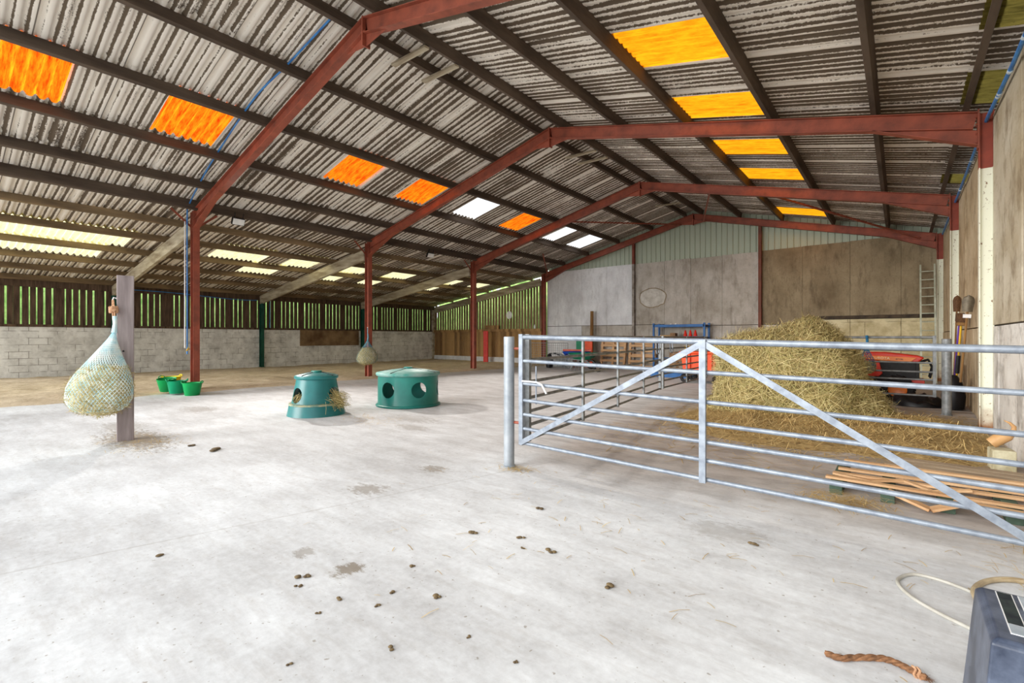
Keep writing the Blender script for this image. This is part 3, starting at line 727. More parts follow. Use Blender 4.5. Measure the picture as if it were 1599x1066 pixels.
def hay_net(name, loc, label, W, D, zb, zs, zn, rz, cords, m, nr=26, nk=(0,0)):
    """hay bag: zb bottom, zs where the hay ends, zn neck (heights), W and D half widths"""
    t = thing(name, loc, label, 'hay net', rz)
    def rad(z):
        u = (z - zb)/(zn - zb)
        pts = [(0,.0),(.02,.5),(.08,.82),(.2,1.0),(.36,.98),(.5,.82),(.65,.58),(.8,.33),(.92,.14),(1,.055)]
        for (a, ra), (b, rb) in zip(pts, pts[1:]):
            if u <= b: return ra + (rb-ra)*(u-a)/(b-a)
        return .055
    def P(th, z, k=1.0):
        r = rad(z)*k; lob = 1 + .07*math.cos(3*th+.6)*min(1, r) + .06*fb(math.cos(th), math.sin(th), z, 3)
        tw = (z - zb)/(zn - zb); off = .10*W*(1-tw)
        return Vector((W*r*lob*math.cos(th) - off + nk[0]*tw*tw, D*r*lob*math.sin(th) + nk[1]*tw*tw, z))
    mb = MB(); na = 36; nz = 20
    for j in range(nz+1):
        z = zb + .005 + (zs - zb)*j/nz
        kk = .95 if j < nz else .6
        for i in range(na): mb.v.append(tuple(P(2*PI*i/na, z, kk)))
    for j in range(nz):
        for i in range(na): mb.f.append((j*na+i, j*na+(i+1)%na, (j+1)*na+(i+1)%na, (j+1)*na+i))
    mb.f.append(tuple(range(na-1,-1,-1))); mb.f.append(tuple(nz*na+i for i in range(na)))
    hay = mb.build('hay', M['netcore'], t, smooth=True, angle=180)
    mb = MB()
    for i in range(1500):
        z = zb + (zs-zb)*R.random()**1.1; th = R.uniform(0,2*PI); p = P(th, z, .97); nrm = Vector((math.cos(th), math.sin(th), -.2)).normalized()
        d = Vector((R.gauss(0,1),R.gauss(0,1),R.gauss(-.3,.8))); d -= nrm*d.dot(nrm)*.7
        strand(mb, p + nrm*R.uniform(0,.015), d, nrm, R.uniform(.05,.16)*W/.38, .004, R.uniform(0,1))
    o = mb.build('hay_strands', M['hay'], hay); o['kind'] = 'stuff'
    mb = MB()
    for s in (-1, 1):
        for c in range(cords):
            pts = []
            for j in range(nr+1):
                z = zb + .004 + (zn - zb - .004)*(j/nr)**.9; th = 2*PI*c/cords + s*(j/nr)*2.6
                pts.append(P(th, z, 1.015))
            mb.tube(pts, .0036, 4, False)
    mb.build('net', m, t)
    mb = MB(); top = Vector((nk[0], nk[1], zn))
    mb.tube([top, top + Vector((.01,0,.1)), top + Vector((0,.01,.2))], [.03,.022,.024], 8)
    mb.build('gathered_neck', m, t, smooth=True)
    return t, top
HN, top = hay_net('hay_net', (-7.49,1.40,0), 'pale blue hay net full of hay hanging on the timber post at left', .335, .25, .37, .96, 1.36, math.radians(39), 46, M['net'], 26, (.095,.06))
mb = MB()
hk = Matrix.Rotation(math.radians(-39), 3, 'Z') @ (Vector((-7.66,1.66,0)) + Matrix.Rotation(math.radians(-12), 3, 'Z') @ Vector((.03,-.122,0)) - Vector((-7.49,1.40,0))) + Vector((0,0,1.77))
for dx in (-.012, .012): mb.tube([top+Vector((dx,0,.15)), top.lerp(hk,.5)+Vector((dx,0,.08)), hk+Vector((dx*.4,0,0))], .009, 8)
mb.build('hanging_cord', M['rope'], HN, smooth=True)
mb = MB(); kc = top.lerp(hk,.5)+Vector((0,0,.08))
for q in range(5):
    a = q*1.3; mb.tube([kc + Vector((.028*math.cos(a+b)*1.2, .028*math.sin(b*1.1+a), .035*math.sin(a+b*1.7))) for b in [i*.6 for i in range(10)]], .014, 8)
mb.build('knot', M['rope'], HN, smooth=True)
H2n, top = hay_net('hay_net', (-13.22,9.03,0), 'small blue hay net hanging on the second red column', .31, .27, .44, .98, 1.22, math.radians(39), 24, M['net_blue'])
MB().tube([top+Vector((0,0,.1)), (-.02,.05,1.45), (-.03,.08,1.62)], .012, 8).build('hanging_cord', M['net_blue'], H2n, smooth=True)
MB().lathe([(.0001,.0),(.018,.004),(.02,.02),(.0001,.03)], 10, (-.03,.08,1.61)).build('hook', M['white'], H2n)

# ------------------------------------------------------------------ round feeders
def bool_holes(mb, name, mat, parent, holes):
    """cut round ports: holes = (azimuth, height, radius, centre distance)"""
    o = mb.build(name, mat, None)
    cm = MB()
    for az, z, r, dist in holes:
        d = Vector((math.cos(az), math.sin(az), 0)); cm.tube([d*(dist-.16) + Vector((0,0,z)), d*(dist+.16) + Vector((0,0,z))], r, 40)
    c = cm.build('cutter', None, None)
    b = o.modifiers.new('ports', 'BOOLEAN'); b.object = c; b.operation = 'DIFFERENCE'; b.solver = 'EXACT'
    dg = bpy.context.evaluated_depsgraph_get(); me = bpy.data.meshes.new_from_object(o.evaluated_get(dg), depsgraph=dg)
    o.modifiers.clear(); o.data = me; bpy.data.objects.remove(c, do_unlink=True)
    me.shade_smooth(); me.set_sharp_from_angle(angle=math.radians(30))
    o.parent = parent; return o
view = math.atan2(-4.15, 7.25)              # azimuth from the feeders towards the open front
f1 = thing('hay_feeder', (-7.75,4.28,0), 'tapered blue green hay feeder with a flared base and round lid', 'feeder')
body = MB().lathe([(.40,.17),(.395,.19),(.318,.6),(.313,.63),(.3,.63),(.306,.6),(.383,.19),(.388,.17)], 64, close=True)
bool_holes(body, 'body', M['teal_blue'], f1, [(view - math.radians(57), .345, .125, .37), (view + math.radians(53), .345, .125, .37), (view + PI, .345, .125, .37)])
MB().lathe([(.468,.0),(.46,.03),(.435,.16),(.425,.185),(.395,.19),(.38,.18),(.42,.15),(.445,.02),(.45,0)], 64, close=True).build('flared_base', M['teal_blue'], f1, smooth=True, angle=50)
MB().lathe([(.434,.172),(.44,.185),(.428,.197),(.395,.2),(.393,.185)], 64, close=True).build('ledge', M['rim_dust'], f1, smooth=True)
def lid(r, z, rise, parent, m):
    MB().lathe([(r-.012,z-.045),(r,z-.045),(r+.012,z-.03),(r+.012,z),(r,z+.012),(r*.6,z+.012+rise*.55),(.05,z+.012+rise),(.0001,z+.012+rise)], 64).build('lid', m, parent, smooth=True, angle=50)
    l = [o for o in parent.children if o.name.startswith('lid')][0]
    mb = MB()
    for a in (view + .9, view + .9 + PI, view+2.4, view-.75):
        d = Vector((math.cos(a), math.sin(a), 0)); u = Vector((0,0,1))
        mb.bar(d*.06 + u*(z+.014+rise), d*r*.97 + u*(z+.018), .014, .014)
    mb.build('lid_seam', M['black'], l)
    MB().lathe([(.09,0),(.08,.025),(.0001,.03)], 24, (0,0,z+.008+rise)).build('lid_boss', M['teal'], l, smooth=True)
lid(.34, .65, .055, f1, M['teal_blue'])
mb = MB()
for i in range(420):
    a = view + math.radians(53) + R.gauss(0,.2); h = R.random(); rr = .37 + R.uniform(-.1,.1) + (.05 if h > .5 else 0) + .1*(1-h)
    d = Vector((math.cos(a)*.6+R.gauss(0,.4), math.sin(a)*.6+R.gauss(0,.4), R.gauss(-.6,.5)))
    strand(mb, Vector((rr*math.cos(a), rr*math.sin(a), .14 + .24*h)), d, Vector((math.cos(a),math.sin(a),0)), R.uniform(.08,.26), .004, R.uniform(0,1))
for i in range(130):
    a = view - math.radians(57) + R.gauss(0,.16); h = R.random(); rr = .36 + R.uniform(-.09,.04)
    strand(mb, Vector((rr*math.cos(a), rr*math.sin(a), .23 + .1*h)), Vector((R.gauss(0,1),R.gauss(0,1),R.gauss(-.3,.5))), Vector((0,0,1)), R.uniform(.06,.18), .004, .4)
for i in range(260):
    a = R.uniform(0,2*PI); strand(mb, Vector((.415*math.cos(a), .415*math.sin(a), .203 + R.uniform(0,.01))), Vector((R.gauss(0,1),R.gauss(0,1),0)), Vector((0,0,1)), R.uniform(.03,.1), .003, .2)
o = mb.build('spilling_hay', M['hay'], f1); o['kind'] = 'stuff'
f2 = thing('hay_feeder', (-7.42,5.98,0), 'wide drum shaped green hay feeder with round ports and a shallow lid', 'feeder')
body = MB().lathe([(.585,.03),(.575,.05),(.57,.6),(.556,.6),(.56,.05),(.57,.03)], 72, close=True)
bool_holes(body, 'body', M['teal'], f2, [(view + math.radians(a), .33, .145, .57) for a in (-50, 11, 72, 131, 190, 250)])
MB().lathe([(.6,0),(.612,.012),(.612,.03),(.6,.042),(.58,.045),(.565,.03),(.58,0)], 72, close=True).build('base_ring', M['teal'], f2, smooth=True, angle=50)
lid(.595, .625, .075, f2, M['teal_dusty'])

# ------------------------------------------------------------------ rubber tubs
def tub(loc, label, m, tilt=(0,0)):
    t = thing('rubber_tub', loc, label, 'tub', R.uniform(0,1), 'tubs by the first red column'); t.rotation_euler = (tilt[0], tilt[1], R.uniform(0,2)); t.scale = (.86,.86,.9)
    MB().lathe([(.0001,.0),(.16,.0),(.168,.006),(.222,.3),(.228,.315),(.222,.32),(.214,.312),(.158,.014),(.0001,.012)], 40).build('bowl', m, t, smooth=True, angle=50)
    for s in (-1, 1): MB().tube([(s*.21,-.08,.3),(s*.235,-.07,.34),(s*.245,0,.36),(s*.235,.07,.34),(s*.21,.08,.3)], .012, 8).build('handle', m, t, smooth=True)
tub((-12.41,3.89,.0), 'green rubber tub, right one of the group by the first red column', M['tubgreen'])
tub((-12.84,3.72,.03), 'sea green rubber tub, middle one of the group by the first red column', M['tubteal'])
tub((-13.22,3.64,.07), 'dark green rubber tub tilted at the left of the group', M['tubgreen'], (.12,.1))
tub((-13.62,3.84,.08), 'yellow rubber tub behind the green tubs', M['tubyellow'])

# ------------------------------------------------------------------ things by the back wall
# wheelbarrows
def barrow(loc, rz, label, m, depth=.26):
    t = thing('wheelbarrow', loc, label, 'wheelbarrow', rz, 'wheelbarrows at the back wall')
    # pan, open topped, x towards the wheel
    top = [(-.48,-.36),(.42,-.36),(.62,-.22),(.62,.22),(.42,.36),(-.48,.36)]; bot = [(-.3,-.2),(.2,-.2),(.3,-.1),(.3,.1),(.2,.2),(-.3,.2)]
    z1, z0 = .72, .72-depth; n = 6
    vs = [(x,y,z1) for x,y in top] + [(x,y,z0) for x,y in bot] + [(x*.96,y*.95,z1) for x,y in top] + [(x*.93,y*.92,z0+.02) for x,y in bot]
    fs = [(i,(i+1)%n,n+(i+1)%n,n+i) for i in range(n)] + [tuple(range(n,2*n))] + [(2*n+i,3*n+i,3*n+(i+1)%n,2*n+(i+1)%n) for i in range(n)] + [tuple(range(3*n,4*n))] + [(i,2*n+i,2*n+(i+1)%n,(i+1)%n) for i in range(n)]
    MB().add(vs, fs).build('pan', m, t)
    for s in (-1,1):
        MB().tube([(.66,s*.08,.2),(.25,s*.2,.42),(-.4,s*.26,.46),(-.75,s*.27,.6),(-.95,s*.27,.62)], .017, 8).build('handle_tube', M['galv_dull'], t, smooth=True)
        MB().tube([(-.1,s*.24,.44),(-.22,s*.26,.02),(-.4,s*.26,.02),(-.42,s*.26,.45)], .015, 8).build('leg', M['galv_dull'], t, smooth=True)
        MB().tube([(-.95,s*.27,.62),(-1.07,s*.27,.62)], .022, 8).build('grip', M['rubber'], t)
    w = MB(); w.lathe([(.12,-.035),(.17,-.045),(.2,-.02),(.2,.02),(.17,.045),(.12,.035)], 28, close=True)
    w.v = [(x+.66, z, y+.2) for x, y, z in w.v]; w.build('wheel', M['rubber'], t, smooth=True)
    return t
barrow((-10.6,17.35,0), math.radians(15), 'blue wheelbarrow standing by the back wall', M['bluebarrow'], .3)
barrow((-9.55,16.2,0), math.radians(-5), 'green wheelbarrow standing in front of the blue one', M['greenbarrow'])
o = MB().tube([(-.62,0,0),(.62,0,0)], .045, 12).build('roller_tube', M['pink'], smooth=True); o.location = (-10.55,17.38,.765); o.rotation_euler = (0,0,.2); tag(o, 'pink red tube lying across behind the blue wheelbarrow', 'tube')
t = thing('plastic_board', (-10.75,18.62,0), 'orange red plastic board standing against the back wall', 'board', .1)
MB().box(-.22,.22,-.03,.03,0,1.22).build('panel', M['orange_pl'], t, bevel=.01); MB().box(-.23,.23,-.04,-.03,.98,1.05).build('rib', M['orange_pl'], t)
o = MB().box(-.19,.19,-.03,.03,0,1.2).build('plastic_board', M['tubteal'], bevel=.01); o.location = (-11.25,18.8,0); o.rotation_euler = (0,0,.05); tag(o, 'sea green plastic board standing left of the orange red board', 'board')
o = MB().tube([(0,0,0),(.02,.02,2.48)], [.085,.07], 10).build('timber_stake', M['woodh'], smooth=True); o.location = (-10.76,18.95,0); tag(o, 'tall round brown stake leaning on the back wall', 'stake')
o = MB().box(-.13,.13,-.04,.04,0,1.62).build('red_barrier', M['redplastic'], bevel=.01); o.location = (-16.75,18.55,.02); o.rotation_euler = (0,0,.3); tag(o, 'bright red upright board behind the third red column', 'board')
# pallets leaning on the back wall
def leaning_pallet(loc, rz, label):
    t = thing('pallet', loc, label, 'pallet', rz, 'pallets leaning on the back wall'); t.rotation_euler = (-.14, 0, rz)
    for x in (-.54, 0, .54): MB().box(x-.045, x+.045, .02, .1, 0, 1.2).build('bearer', M['palletwood'], t)
    for k in range(6): MB().box(-.6,.6,0,.02,.04+k*.22,.14+k*.22).build('slat', M['palletwood'], t)
    for k in range(3): MB().box(-.6,.6,.1,.12,.04+k*.5,.14+k*.5).build('back_slat', M['palletwood'], t)
    return t
p0 = leaning_pallet((-9.35,18.88,0), .0, 'pale pallet leaning on the back wall, left one'); p0.location.x = -9.72
p1 = copy_thing(p0, (-8.39,18.88,0), .0, 'pale pallet leaning on the back wall, right one beside the blue racking'); p1.rotation_euler = (-.14,0,0)
# blue racking with cones
t = thing('shelving_rack', (-6.68,18.75,0), 'blue steel racking unit standing against the back wall', 'shelving')
for x in (-.98,.98):
    for y in (-.28,.28): MB().box(x-.035,x+.035,y-.03,y+.03,0,1.86).build('upright', M['blueframe'], t)
for z in (.45,1.3,1.76):
    MB().box(-.98,.98,-.31,-.27,z-.05,z+.05).box(-.98,.98,.27,.31,z-.05,z+.05).build('beam', M['blueframe'], t)
    MB().box(-.97,.97,-.27,.27,z,z+.025).build('shelf', M['shelfboard'], t)
cones = []
for i, x in enumerate((-6.45,-6.26,-6.07)):
    t = thing('traffic_cone', (x,18.6,1.325), 'small red cone on the middle shelf of the blue racking, %s of three' % ['left','middle','right'][i], 'cone', group='red cones on the racking')
    MB().lathe([(.075,0.015),(.03,.24),(.022,.26),(.0001,.262)], 24).build('cone', M['redplastic'], t, smooth=True); MB().box(-.088,.088,-.088,.088,0,.016).build('base', M['redplastic'], t)
for x, w, h, m, lab in ((-7.2,.42,.07,'cork','flat cardboard carton on the middle shelf of the blue racking'), (-6.9,.2,.15,'shelfboard','brown box on the middle shelf beside the flat carton')):
    t = thing('storage_box', (x,18.6,1.325), lab, 'box'); MB().box(-w/2,w/2,-.13,.13,0,h).build('carton', M[m], t, bevel=.004); MB().box(-w/2-.004,w/2+.004,-.134,-.02,h,h+.006).build('flap', M[m], t)
for i, x in enumerate((-7.02,-6.82)):
    o = MB().lathe([(.0001,0),(.04,0),(.045,.05),(.03,.075),(.0001,.08)], 16).build('jar', M['white'], smooth=True); o.location = (x,18.62,1.785); tag(o, 'small white jar on top of the blue racking, %s one' % ['left','right'][i], 'jar', 'jars on the racking')
t = thing('bucket', (-6.1,17.9,.76), 'small yellow bucket on the timber crate in front of the racking', 'bucket')
MB().lathe([(.0001,0),(.1,0),(.14,.22),(.145,.23),(.133,.23),(.09,.012),(.0001,.012)], 28).build('body', M['yellowh'], t, smooth=True); MB().tube([(.14*math.cos(a),0.02,.22-.09*math.sin(a)) for a in [PI*i/10 for i in range(11)]], .004, 6).build('handle', M['galv_dull'], t)
t = thing('timber_crate', (-6.15,17.85,0), 'low timber crate in front of the blue racking', 'crate')
for k in range(4): MB().box(-.5,.5,-.36,-.34,.08+k*.17,.2+k*.17).build('side_slat', M['shelfboard'], t)
MB().box(-.5,.5,-.36,.36,.73,.76).build('top', M['shelfboard'], t)
for x in (-.46,.46):
    for y in (-.32,.32): MB().box(x-.04,x+.04,y-.03,y+.03,0,.73).build('corner_post', M['shelfboard'], t)
# low trailer / orange bin beside the hay
t = thing('grit_bin', (-4.42,14.35,.0), 'orange red plastic bin on a low trolley left of the hay', 'bin')
MB().prism([(-.5,.34),(.5,.34),(.56,.84),(-.56,.84)], 'y', -.38, .38).build('tub', M['orange_pl'], t, bevel=.03)
MB().box(-.6,.6,-.42,.42,.84,.9).build('lid', M['orange_pl'], t, bevel=.02)
for k in (-.3,0,.3): MB().box(k-.025,k+.025,-.44,-.38,.38,.82).build('rib', M['orange_pl'], t)
MB().box(-.6,.6,-.42,.42,.26,.335).build('trolley_deck', M['tr_dark'], t)
for x in (-.45,.45):
    for y in (-.36,.36):
        w = MB().lathe([(.05,-.03),(.12,-.035),(.13,-.015),(.13,.015),(.12,.035),(.05,.03)], 20, close=True); w.v = [(a+x, c+y, b+.13) for a,b,c in w.v]; w.build('wheel', M['rubber'], t, smooth=True)
o = MB().box(-.6,.6,-.4,.4,0,.14).box(-.6,.6,-.4,-.3,.14,.2).build('plastic_pallet', M['blueframe'], bevel=.01); o.location = (-5.9,15.8,0); tag(o, 'low blue plastic pallet on the floor in front of the racking', 'pallet')
# mesh panels and clutter left of the barrows
t = thing('mesh_panel', (-12.1,17.6,0), 'grey wire mesh panel standing on the floor left of the wheelbarrows', 'mesh panel', .12)
mb = MB()
for k in range(19): mb.tube([(-.9+.1*k,0,.02),(-.9+.1*k,0,1.05)], .005, 5)
for k in range(11): mb.tube([(-.9,.005,.02+.103*k),(.9,.005,.02+.103*k)], .005, 5)
mb.build('wire_grid', M['mesh'], t); MB().tube([(-.9,0,0),(-.9,0,1.07),(.9,0,1.07),(.9,0,0)], .012, 8).build('frame', M['mesh'], t)
t = thing('storage_crate', (-11.6,18.2,0), 'grey folding crate on the floor behind the wire mesh panel', 'crate')
for s in (-1,1): MB().box(-.5,.5,s*.3-.015,s*.3+.015,.03,.4).build('side', M['mesh'], t); MB().box(s*.5-.015,s*.5+.015,-.3,.3,.03,.4).build('end', M['mesh'], t)
MB().box(-.5,.5,-.3,.3,0,.03).build('base', M['mesh'], t)
o = MB().lathe([(.0001,0),(.14,.02),(.17,.3),(.1,.52),(.06,.6),(.0001,.62)], 20).build('dark_sack', M['sack'], smooth=True); o.location = (-11.75,17.1,0); tag(o, 'black sack slumped beside the blue wheelbarrow', 'sack')
# on the slatted end wall
o = MB().lathe([(.0001,0),(.19,0),(.2,.012),(.19,.03),(.0001,.035)], 32).build('white_disc', M['white'], smooth=True); o.location = (-15.6,19.08,2.45); o.rotation_euler = (PI/2,0,0); tag(o, 'round white disc fixed to the slatted end wall', 'disc')
o = MB().lathe([(.0001,0),(.04,0),(.042,.13),(.02,.17),(.02,.2),(.0001,.2)], 16).build('bottle', M['white'], smooth=True); o.location = (-13.95,19.02,1.74); tag(o, 'small white bottle on the rail of the slatted end wall', 'bottle')
o = MB().box(-.5,.5,-.03,.03,0,.2).build('timber_offcut', M['boards'], bevel=.004); o.location = (-16.7,18.94,1.74); tag(o, 'tan board offcut standing on the rail of the end wall', 'board')
# ladder in the right corner
t = thing('ladder', (.62,18.1,0), 'long aluminium ladder leaning in the back right corner', 'ladder'); t.rotation_euler = (-.24,0,0)
for x in (-.16,.16): MB().box(x-.02,x+.02,-.035,.035,0,3.58).build('stile', M['ladder'], t)
for k in range(13): MB().tube([(-.16,0,.25+.26*k),(.16,0,.25+.26*k)], .015, 8).build('rung', M['ladder'], t)

# ------------------------------------------------------------------ long handled tools on the right wall
def tool(name, loc, label, tilt, cat, hmat, length):
    t = thing(name, loc, label, cat); t.rotation_euler = tilt
    MB().tube([(0,0,0),(0,0,length)], .016, 10).build('handle', M[hmat], t, smooth=True)
    return t
t = tool('broom', (.78,12.6,.02), 'purple handled broom standing bristles up by the right wall', (0,.06,0), 'broom', 'purple', 1.55)
MB().box(-.05,.06,-.09,.09,1.53,1.6).build('head', M['woodh'], t, bevel=.01); MB().box(-.055,.065,-.095,.095,1.6,1.75).build('bristles', M['bristle'], t)
t = tool('broom', (.77,12.05,.02), 'yellow handled broom standing bristles up next to the purple one', (0,.06,0), 'broom', 'yellowh', 1.5)
MB().box(-.06,.05,-.09,.09,1.5,1.56).build('head', M['woodh'], t, bevel=.01); MB().box(-.065,.055,-.095,.095,1.56,1.7).build('bristles', M['bristle'], t); MB().tube([(0,0,.62),(0,0,.95)], .034, 10).build('grip', M['black'], t)
def blade(z0, z1, w):
    mb = MB(); n = 8
    for j in range(n+1):
        u = j/n; z = z0 + (z1-z0)*u; hw = w*(.75 + .3*u if u < .6 else .93*math.sqrt(max(0, 1-((u-.6)/.4)**2)) + .02)
        for k in range(5): q = -1 + k/2; mb.v += [(hw*q, -.03*(1-q*q), z)]
    for j in range(n):
        for k in range(4): a = j*5+k; mb.f.append((a,a+1,a+6,a+5))
    off = len(mb.v); mb.v += [(x,y+.005,z) for x,y,z in mb.v]; mb.f += [tuple(i+off for i in reversed(f)) for f in list(mb.f)]
    return mb
t = tool('shovel', (.78,11.0,.55), 'wooden handled shovel hung blade up on the right wall', (.02,.07,0), 'shovel', 'woodh', 1.2)
blade(1.18,1.46,.085).build('blade', M['shovel'], t, smooth=True); MB().box(-.05,.05,-.02,.02,1.08,1.14).build('wall_bracket', M['white'], t)
t = tool('fork', (.84,13.4,.05), 'old brown shovel standing blade up behind the broom heads', (0,.03,0), 'shovel', 'woodh', 1.8)
blade(1.78,2.12,.07).build('blade', M['bristle'], t, smooth=True); t.name = 'shovel'
mb = MB()                                   # crumpled black sheet
n1, n2 = 26, 14
for j in range(n2+1):
    for i in range(n1):
        a = 2*PI*i/n1; u = j/n2; r = (1-u)**.6; x = .42*r*math.cos(a)*(1+.2*fb(math.cos(a),math.sin(a),u,2)); y = .26*r*math.sin(a)
        mb.v.append((x, y, max(0, .2*(1-r**2)**.5*(1+.7*fb(x*4,y*4,u,1.6)))))
for j in range(n2):
    for i in range(n1): mb.f.append((j*n1+i, j*n1+(i+1)%n1, (j+1)*n1+(i+1)%n1, (j+1)*n1+i))
o = mb.build('plastic_sheet', M['sack'], smooth=True, angle=180); o.location = (.22,11.95,.01); tag(o, 'crumpled black plastic sheet on the floor under the tractor nose', 'sheet')
o = MB().add(*(lambda m: (m.v, m.f))(MB().lathe([(.0001,0),(.15,.02),(.17,.25),(.12,.5),(.05,.62),(.0001,.63)], 18))).build('dark_sack', M['sack'], smooth=True); o.location = (.74,11.75,0); tag(o, 'dark sack slumped at the foot of the brooms', 'sack')

# ------------------------------------------------------------------ tractor behind the back gate
T = thing('tractor', (-.35,12.75,0), 'small orange red compact tractor parked behind the back gate', 'tractor')
mb = MB().prism([(-.25,.84),(-.25,1.0),(.1,1.0),(.62,.94),(.72,.9),(.62,.8)], 'y', -.27, .27); mb.build('hood', M['tr_red'], T, bevel=.025)
MB().prism([(-.2,.845),(-.17,.93),(.52,.905),(.6,.895),(.5,.81)], 'y', -.285, .285).build('side_panel', M['tr_orange'], T, bevel=.006)
MB().prism([(-.36,.5),(-.36,.83),(.0,.83),(.06,.56),(.0,.5)], 'y', -.262, .262).build('dash_panel', M['tr_red'], T, bevel=.01)
MB().box(.0,.6,-.2,.2,.42,.8).box(-1.2,.1,-.16,.16,.36,.52).box(.58,.64,-.24,.24,.44,.82).build('engine', M['tr_dark'], T, bevel=.01)
MB().box(.16,.72,-.24,.24,.36,.47).build('front_axle_frame', M['tr_red'], T, bevel=.01)
mb = MB()
for s in (-.2,.2): mb.tube([(.64,s,.8),(.78,s,.86),(.84,s,.7),(.8,s,.5)], .018, 8)
mb.tube([(.84,-.2,.7),(.84,.2,.7)], .016, 8).build('front_guard', M['black'], T, smooth=True)
def wheel(x, y, r, w, name):
    m = MB().lathe([(r*.55,-w*.4),(r*.9,-w*.5),(r,-w*.35),(r,w*.35),(r*.9,w*.5),(r*.55,w*.4)], 36, close=True)
    for k in range(18):
        a = 2*PI*k/18; d = Vector((math.cos(a), math.sin(a), 0)); m.bar(d*r + Vector((0,0,-w*.45)), Vector((math.cos(a+.16), math.sin(a+.16),0))*r + Vector((0,0,w*.45)), .03, .03, d)
    m.v = [(a+x, c+y, b+r) for a,b,c in m.v]; o = m.build(name, M['rubber'], T, smooth=True)
    h = MB().lathe([(.0001,-.03),(r*.3,-.035),(r*.5,-w*.3),(r*.56,-w*.42),(r*.56,w*.42),(r*.5,w*.3),(r*.3,.035),(.0001,.03)], 28); h.v = [(a+x, c+y, b+r) for a,b,c in h.v]; h.build('rim', M['tr_orange'], o, smooth=True)
for s in (-1,1):
    wheel(.3, s*.48, .27, .15, 'front_wheel'); wheel(-1.0, s*.56, .46, .26, 'rear_wheel')
    MB().tube([(-1.0+.52*math.cos(a), s*.56, .46+.52*math.sin(a)) for a in [PI*(.1+.7*i/10) for i in range(11)]], .0, 4)
    f = MB()
    for i in range(12):
        a0 = PI*(.12+.66*i/12); a1 = PI*(.12+.66*(i+1)/12); f.add([(-1.0+rr*math.cos(a), s*yy, .46+rr*math.sin(a)) for a in (a0,a1) for rr in (.51,.53) for yy in (.42,.7)], [(0,1,5,4),(2,6,7,3),(0,2,3,1),(4,5,7,6),(0,4,6,2),(1,3,7,5)])
    f.build('fender', M['tr_red'], T)
MB().box(-1.05,-.68,-.2,.2,.74,.82).box(-1.1,-1.0,-.2,.2,.8,1.05).build('seat', M['black'], T, bevel=.03)
MB().tube([(-.34,0,.8),(-.5,0,1.08)], .016, 8).build('steering_column', M['black'], T)
m = MB().lathe([(.165,-.012),(.18,0),(.165,.012),(.15,0)], 28, close=True); rot = Matrix.Translation((-.5,0,1.08)) @ Matrix.Rotation(-.5, 4, 'Y')
m.v = [tuple(rot @ Vector(v)) for v in m.v]; m.bar(rot @ Vector((-.16,0,0)), rot @ Vector((.16,0,0)), .02, .015).build('steering_wheel', M['black'], T, smooth=True)
def lettering(txt, size, loc, parent, m):
    cu = bpy.data.curves.new('lettering', 'FONT'); cu.body = txt; cu.size = size; cu.extrude = .0015; cu.space_character = 1.12
    o = bpy.data.objects.new('lettering', cu); C.objects.link(o)
    dg = bpy.context.evaluated_depsgraph_get(); me = bpy.data.meshes.new_from_object(o.evaluated_get(dg), depsgraph=dg)
    bpy.data.objects.remove(o, do_unlink=True); o = bpy.data.objects.new('lettering', me); C.objects.link(o); me.materials.append(m)
    o.parent = parent; o.location = loc; o.rotation_euler = (PI/2, .035, 0); return o
lettering('KUBOTA', .068, (-.12,-.2885,.866), T, M['lettering'])
lettering('B7100', .042, (.27,-.2885,.853), T, M['black'])
# small blue net bag on the back gate
o, top = hay_net('hay_net', (-.5,11.3,0), 'small blue net bag tied to the back gate beside the tractor hood', .14, .1, .62, .86, 1.14, 0, 14, M['bluebag'], 14)
for ch in o.children:
    if ch.name.startswith('hay'): ch.data.materials.clear(); ch.data.materials.append(M['bluebag']); ch['label'] = 'blue netting bundle'
MB().tube([top, (-.01,.06,1.3)], .01, 6).build('tie', M['bluebag'], o)

# ------------------------------------------------------------------ broken pallet, block and scoop
t = thing('broken_pallet', (.0,4.62,0), 'broken pale timber pallet lying on the floor behind the gate', 'pallet')
for x in (-.42,-.08,.27,.62): MB().box(x-.045,x+.045,.17,1.05,0,.095).build('bearer', M['palletblock'], t, bevel=.004)
for k, (y, x0, x1) in enumerate(((.3,-.5,.72),(.46,-.46,.86),(.64,-.44,.88),(.82,-.42,.9),(.98,-.42,.9))):
    MB().bar((x0,y,.108+.004*k), (x1,y+.05-.1*(k<1),.11), .062, .018).build('slat', M['palletwood'], t)
mb = MB().bar((-.08,.14,.108), (.17,.08,.03), .08, .018).bar((.17,.08,.03), (.36,.14,.1), .08, .018); mb.build('snapped_slat', M['palletwood'], t)
MB().bar((.3,.12,.112), (.88,.02,.11), .085, .02).build('slat', M['palletwood'], t)
mb = MB().bar((-.46,.38,.125), (-.2,.4,.1), .05, .016).bar((-.2,.4,.1), (.02,.46,.13), .05, .016).bar((.02,.46,.13), (.2,.4,.09), .045, .016).bar((.2,.4,.09), (.42,.45,.13), .05, .016); mb.build('splintered_slat', M['palletwood'], t)
t = thing('weathered_pallet', (.44,6.05,0), 'grey weathered pallet lying behind the broken pale one', 'pallet', -.08)
for x in (-.4,0,.4): MB().box(x-.04,x+.04,-.32,.28,0,.06).build('bearer', M['palletgrey'], t)
for k in range(4): MB().box(-.55,.47,-.32+.15*k,-.2+.15*k,.06,.078).build('slat', M['palletgrey'], t)
t = thing('concrete_block', (.77,6.68,0), 'mossy concrete block standing by the right wall', 'block', .1)
MB().box(-.085,.085,-.1,.1,0,.21).build('block', M['concrete_blk'], t, bevel=.012)
